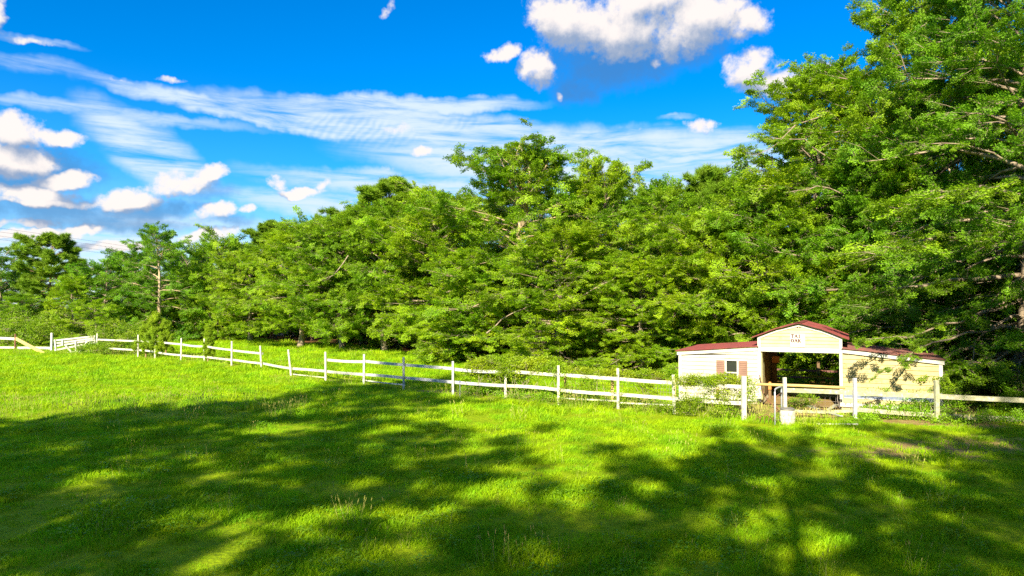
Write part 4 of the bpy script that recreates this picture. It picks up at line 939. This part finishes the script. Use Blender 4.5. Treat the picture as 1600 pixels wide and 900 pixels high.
# old tine rake
kx, ky = gpt(1198, 659); RK = empty('hay_rake', (kx, ky, 0)); tag(RK, 'rusty curved-tine rake head lying on the bare earth left of the handrail', 'rake')
m = MB(); m.tube([(-.22,.28,.10), (.02,.18,.22), (.30,.02,.02)], .016, 6); m.build('beam', 'rust', RK)
for k in range(5):
    t = k/4; p = np.array([-.20+.44*t, .27-.24*t, .13]); m = MB()
    m.tube([p, p+[-.06,-.10,.06], p+[-.13,-.20,.05], p+[-.18,-.27,-.03], p+[-.19,-.31,-.14]], .010, 6); m.build('tine', 'rust', RK, smooth=True)
m = MB(); c = [barn_w(.02,-.25,1.15), barn_w(.10,-.32,.85), barn_w(.16,-.40,.55), barn_w(.34,-.52,.25), barn_w(.60,-.75,.12), barn_w(.75,-1.1,.05)]
m.tube(c, .018, 7); tag(m.build('rusty_cable', 'rust', smooth=True), 'dark rusty cable curving down from the left corner of the barn opening to the ground', 'cable')
# loose white boards
def ground_board(name, a, b, w, label, mat='fence_white', z=(.05,.05), t=.03):
    pa, pb = gpt(*a), gpt(*b); m = MB(); m.bar((pa[0],pa[1],z[0]+float(gz(*pa))), (pb[0],pb[1],z[1]+float(gz(*pb))), w, t); return tag(m.build(name, mat), label, 'board', 'loose boards on the barnyard ground')
ground_board('loose_board', (1258,640), (1286,649), .17, 'white loose board tilted down to the right in front of the barn opening', z=(.16,.10))
ground_board('loose_board', (1284,650), (1306,639.5), .13, 'grey-white loose board propped up to the right, forming a V with another board', 'fence_mossy_shaded', z=(.08,.18))
ground_board('loose_board', (1273,663.5), (1338,667), .10, 'long pale board lying flat in the grass edge right of the barrel')
ground_board('loose_board', (1294,648), (1312,654), .12, 'short grey board lying flat on the red earth near the grey fence post', 'fence_grey')
ground_board('loose_board', (1243,651), (1272,653), .07, 'thin dark board lying on the earth right behind the white barrel', 'rust')
# wire fences
def wire_fence(name, P0, P1, h, nv, nh, label, posts=()):
    E = empty(name, (P0[0], P0[1], 0)); tag(E, label, 'wire fence'); d = np.array(P1)-np.array(P0); m = MB()
    for i in range(nv+1):
        t = i/nv; j = RNG.normal(size=2)*.008; m.bar((d[0]*t, d[1]*t, .02), (d[0]*t+j[0], d[1]*t+j[1], h), .005, .005, up=(1,0,0))
    for k in range(nh):
        z = .06+(h-.08)*(k/(nh-1))**1.15
        for i in range(6):
            a, b = i/6, (i+1)/6; m.bar((d[0]*a, d[1]*a, z+.01*math.sin(7*a+k)), (d[0]*b, d[1]*b, z+.01*math.sin(7*b+k)), .006, .006)
    o = m.build('wire_mesh', 'wire', E); o['kind'] = 'stuff'
    for t in posts:
        p = MB(); p.box(-.05,-.05,-.3,.05,.05,h+.06); p.build('post', 'raw_wood', E, bevel=.005, loc=(d[0]*t, d[1]*t+.06, 0), rot=(0,0,t*5))
    return E
p0 = at(878, 26.9); p1 = at(1166, 23.6); wire_fence('wire_fence', p0, p1, .92, 62, 8, 'rusty field wire fence on tan posts behind the white rails left of the barn', posts=(.02,.30,.64,.86))
q0 = barn_w(1.2,-.45); q1 = barn_w(2.66,-.40); wire_fence('wire_fence', q0[:2], q1[:2], .72, 9, 5, 'field wire panel across the right half of the barn opening')
m = MB(); c = [barn_w(2.45,-.55,.78), barn_w(2.58,-.56,.70), barn_w(2.56,-.55,.45), barn_w(2.62,-.56,.16)]; m.tube(c, .011, 6)
tag(m.build('bent_wire', 'wire'), 'thick bent wire hanging at the right end of the wire panel', 'wire')
# stake with a blue cap
sx, sy = gpt(719, 622); SK = empty('marker_stake', (sx, sy, 0)); tag(SK, 'thin grey stake with a blue top standing right of the last grey fence post', 'stake')
m = MB(); m.tube([(0,0,-.2),(0,0,.62)], .014, 8); m.build('rod', 'galv', SK); m = MB(); m.tube([(0,0,.60),(0,0,.70)], .024, 8); m.build('cap', 'blue_cap', SK)
# orange box hung in the bay, left
o_ = MB(); o_.box(-.14,-.10,0,.14,.10,.26); bw = barn_w(.28, 3.2, 1.36); tag(o_.build('feed_box', 'orange_box', loc=bw, rot=(0,0,BR), bevel=.01), 'orange feed box fixed high inside the barn at the left of the opening', 'box')
sb = MB(); sb.box(-.06,-.10,0,.06,.10,.22); sb.lathe([(.05,.22),(.06,.25),(.045,.30)], sides=10); bw = barn_w(.17, 1.9, .40); tag(sb.build('feeder', 'orange_box', loc=bw, rot=(0,0,BR), bevel=.01), 'tan feeder block on the inner left wall of the barn below the pole', 'feeder')
sup = MB(); sup.box(-.05,-.05,0,.05,.05,.42); bw = barn_w(.17, 1.9, 0); tag(sup.build('feeder_stand', 'interior_wood', loc=bw, rot=(0,0,BR)), 'short wooden stand under the tan feeder in the barn', 'stand')
# old pasture rails seen through the barn, coloured dark to stand for shade
TR = empty('back_fence', barn_w(-1.5, 8.0)); tag(TR, 'weathered rail fence, darkened to read as shaded, seen through the barn opening', 'fence')
for k in range(3): m = MB(); m.box(-.06+k*3.2,-.06,-.2,.06+k*3.2,.06,1.1); m.build('post', 'interior_wood', TR)
for z in (.3, .62): m = MB(); m.box(0, .062, z, 6.4, .09, z+.09); m.build('rail', 'rusty_roof', TR)
TR.rotation_euler = (0,0,BR)
# power line far left
PL = empty('power_line', (at(-60,120)[0], 120, zat(355,120))); tag(PL, 'thin sagging power wires low in the sky at the far left', 'power line'); pz = PL.location
for ra, rm_, rb in ((349,366,398),(355,372,403),(361,379,410),(367,384,414)):
    m = MB(); pts = []
    for i in range(9):
        t = i/8; px = -60+340*t; d = 120+60*t; py = ra+(rb-ra)*t-6*math.sin(PI*t)*.3; x, y = at(px, d); pts.append((x-pz[0], y-pz[1], zat(py, d)-pz[2]))
    m.tube(pts, .02, 4); m.build('wire', 'black_wire', PL)

# ------------------------------------------------------------------ vines, shrubs, weeds
def shrub(name, pts, ng, npk, label='', cat='vine', group=None, tint=(1,1,1), size=1.0, seed=0, stems=True, up=.25):
    """pts: list of (px, d, z, rx, ry, rz, n) leafy volumes"""
    rs = np.random.RandomState(seed); x0, y0 = at(pts[0][0], pts[0][1]); E = empty(name, (x0, y0, 0)); tag(E, label, cat, group); pos = []
    st = MB()
    for px, d, z, rx_, ry_, rz_, n in pts:
        x, y = at(px, d); q = rs.normal(size=(n,3)); q /= np.linalg.norm(q, axis=1)[:,None]; q *= rs.uniform(.35,1.05,(n,1))**.6; c = np.array([x-x0, y-y0, z]); p = c+q*np.array([rx_,ry_,rz_]); p[:,2] = np.maximum(p[:,2], .02); pos.append(p)
        if stems:
            for k in range(max(2, n//14)):
                b = np.array([c[0]+rs.normal()*rx_*.4, c[1]+rs.normal()*ry_*.3, 0]); t = p[rs.randint(n)]; md = (b+t)/2+rs.normal(size=3)*.08; st.tube([b, md, t], [.010,.007,.004], 3, cap=False)
    pos = np.vstack(pos); n = len(pos)
    turn = np.column_stack([rs.normal(0,.35,n), rs.normal(-up,.4,n), rs.uniform(0,2*PI,n)])
    if st.v: st.build('stems', 'twig', E)
    f = scattered('foliage', point_mesh('foliage', pos, turn, size*rs.uniform(.6,1.25,n), rs.randint(0,npk,n)), ng, E); f.color = (*tint,1); return E
shrub('fence_vine', [(768,27.9,1.18,1.1,.35,.28,190),(820,27.1,1.18,1.1,.35,.24,190),(858,26.4,1.14,.6,.3,.20,90),(790,27.9,.6,.9,.25,.30,60),(745,28.3,.9,.6,.3,.22,50),(800,26.9,.98,1.0,.1,.1,26)], VINE, 6, tint=(1.25,1.15,.9), label='dense bright vine heaped on the upper rail left of the middle of the fence', size=.8, seed=1)
shrub('fence_vine', [(900,25.8,1.10,.8,.2,.14,80),(945,25.3,1.08,.8,.2,.12,70),(1000,24.7,1.10,1.0,.2,.14,90),(905,25.6,.55,.8,.2,.35,32),(1000,24.6,.5,1.,.25,.3,26)], VINE, 6, 'thin vine trailing along the upper rail through the middle of the right-hand stretch', 'vine', size=.62, seed=2, tint=(1.2,1.1,.9))
shrub('fence_vine', [(1085,23.1,1.08,.9,.2,.15,110),(1135,22.6,1.10,.8,.22,.20,130),(1168,22.2,.8,.25,.2,.45,36),(1100,22.9,.62,1.0,.2,.28,45),(1130,22.5,.55,.5,.2,.25,26)], VINE, 6, 'leafy vine hanging over the last span of white rail under the shuttered window', 'vine', size=.60, seed=3, tint=(1.2,1.1,.9))
shrub('weed_bank', [(905,25.3,.12,1.2,.3,.22,60),(960,24.6,.12,1.0,.3,.2,40),(1030,23.7,.12,.9,.3,.2,45),(1085,23.0,.18,.9,.35,.3,80),(1135,22.3,.15,.6,.3,.22,50)], VINE, 6, 'low weeds along the foot of the white fence left of the barn', 'weeds', size=.6, seed=4, stems=False, tint=(.95,.95,.9))
shrub('weed_bank', [(745,28.0,.2,.7,.4,.26,50),(765,28.0,.32,.8,.3,.30,60),(800,26.8,.12,.8,.3,.18,35),(850,26.2,.15,.8,.3,.22,45)], DARKBUSH, 5, 'darker shrub growth under the heaped vine by the blue-topped stake', 'weeds', size=.65, seed=5, stems=False)
shrub('bramble', [(1365,21.9,.16,.7,.45,.26,110),(1400,21.9,.18,.8,.45,.28,120),(1440,21.8,.18,.8,.45,.26,110),(1350,21.2,.06,.5,.3,.14,40),(1425,22.0,.42,.5,.2,.2,22),(1470,21.9,.22,.4,.3,.25,26)], DARKBUSH, 5, 'dark bramble mound at the foot of the weathered fence before the right wing', 'bush', size=.6, seed=6)
shrub('bramble', [(1350,21.8,.80,.25,.15,.1,5),(1378,21.8,.85,.2,.15,.2,8),(1420,21.8,.78,.5,.15,.10,10),(1448,21.8,.92,.3,.15,.12,8),(1440,21.7,.6,.3,.2,.2,12),(1495,21.6,.55,.2,.2,.35,12)], DARKBUSH, 5, 'loose bramble shoots climbing through the weathered rails before the yellow wall', 'bush', size=.5, seed=16)
shrub('fern_patch', [(1520,21.3,.12,1.0,.5,.16,50),(1580,21.2,.16,.9,.5,.22,50),(1480,20.9,.06,.8,.4,.12,30)], DARKBUSH, 5, 'low dark weeds under the weathered fence near the right edge', 'weeds', size=.6, seed=7, stems=False)
shrub('fern_patch', [(1530,24.5,.9,1.4,.5,.35,70),(1590,24.5,.9,1.0,.5,.3,50),(1480,23.6,.6,.5,.4,.6,60)], VINE, 6, 'leafy growth behind the weathered fence right of the barn end', 'weeds', size=.6, seed=8, tint=(.55,.75,.8))
shrub('yard_weed', [(1256,22.9,.42,.42,.35,.22,46),(1240,23.1,.3,.3,.3,.22,24)], VINE, 6, 'bright green weed clump in front of the barn opening behind the barrel', 'weeds', size=.55, seed=9)
shrub('yard_weed', [(1213,21.4,.1,.25,.15,.12,12),(1245,21.2,.06,.4,.15,.09,14),(1285,20.9,.06,.5,.15,.08,14),(1185,23.2,.15,.35,.3,.2,20),(1320,21.2,.08,.3,.2,.12,14)], VINE, 6, 'small weeds sprouting along the yard edge round the barrel foot', 'weeds', size=.42, seed=10, stems=False)
shrub('gate_bush', [(150,52,.35,1.3,.8,.45,120),(165,51.5,.3,.9,.8,.35,60)], VINE, 6, 'round bright bush in front of the hinge end of the white gate', 'bush', size=1.1, seed=11, tint=(1,1.05,.9))
shrub('hedge_bush', [(185,55,1.3,2.4,1.4,1.3,190),(215,52,.8,1.8,1.0,.9,120)], VINE, 6, 'tangled bright bush swallowing the fence just right of the gate', 'bush', size=1.2, seed=12)
shrub('edge_bush', [(0,62,1.8,4.0,2.0,1.9,230),(40,60,1.3,2.6,1.6,1.5,170)], VINE, 6, 'bushy feathery growth behind the short fence at the left edge', 'bush', size=1.5, seed=13, tint=(1,1.05,.9))
shrub('edge_bush', [(95,62,1.6,2.2,1.5,1.8,170),(120,60,1.0,1.8,1.2,1.2,100)], VINE, 6, 'bright rounded bush behind the white gate below the pointed young tree', 'bush', size=1.4, seed=14)
# young pines with upright candles
def young_pine(px, d, h, w, seed, label):
    rs = np.random.RandomState(seed); x, y = at(px, d); E = empty('young_pine', (x, y, 0)); tag(E, label, 'young pine', 'young pines on the fence line'); pos = []; turn = []; sz = []
    m = MB(); m.tube([(0,0,0),(.03,0,h*.5),(0,.02,h*.97)], [.05,.035,.01], 6); m.build('trunk', 'pine_bark', E); v = []; f = []
    for i in range(int(60*w)):
        a = rs.rand()*2*PI; t = rs.rand()**.8; r = w*(1-t*.75)*rs.uniform(.3,1); c = np.array([math.cos(a)*r, math.sin(a)*r, h*(.12+.8*t)])
        for q in range(3): pos.append(c+rs.normal(size=3)*.06+np.array([0,0,q*.13])); turn.append((rs.normal()*.1, -1.3+rs.normal()*.12, a)); sz.append(rs.uniform(.30,.50))
    fo = scattered('foliage', point_mesh('foliage', np.array(pos), turn, sz, rs.randint(0,4,len(pos))), PINE, E); fo.color = (1.35,1.2,.8,1)
young_pine(243, 48.5, 3.2, 1.3, 1, 'spiky bright young pine, the larger one, behind the fence right of the gate')
young_pine(229, 49.5, 2.5, 1.0, 2, 'small bright young pine left of the larger spiky one')
young_pine(260, 48.5, 2.6, 1.0, 3, 'small bright young pine right of the larger spiky one')
young_pine(326, 45.5, 2.3, .55, 4, 'single thin young pine behind the fence farther right')
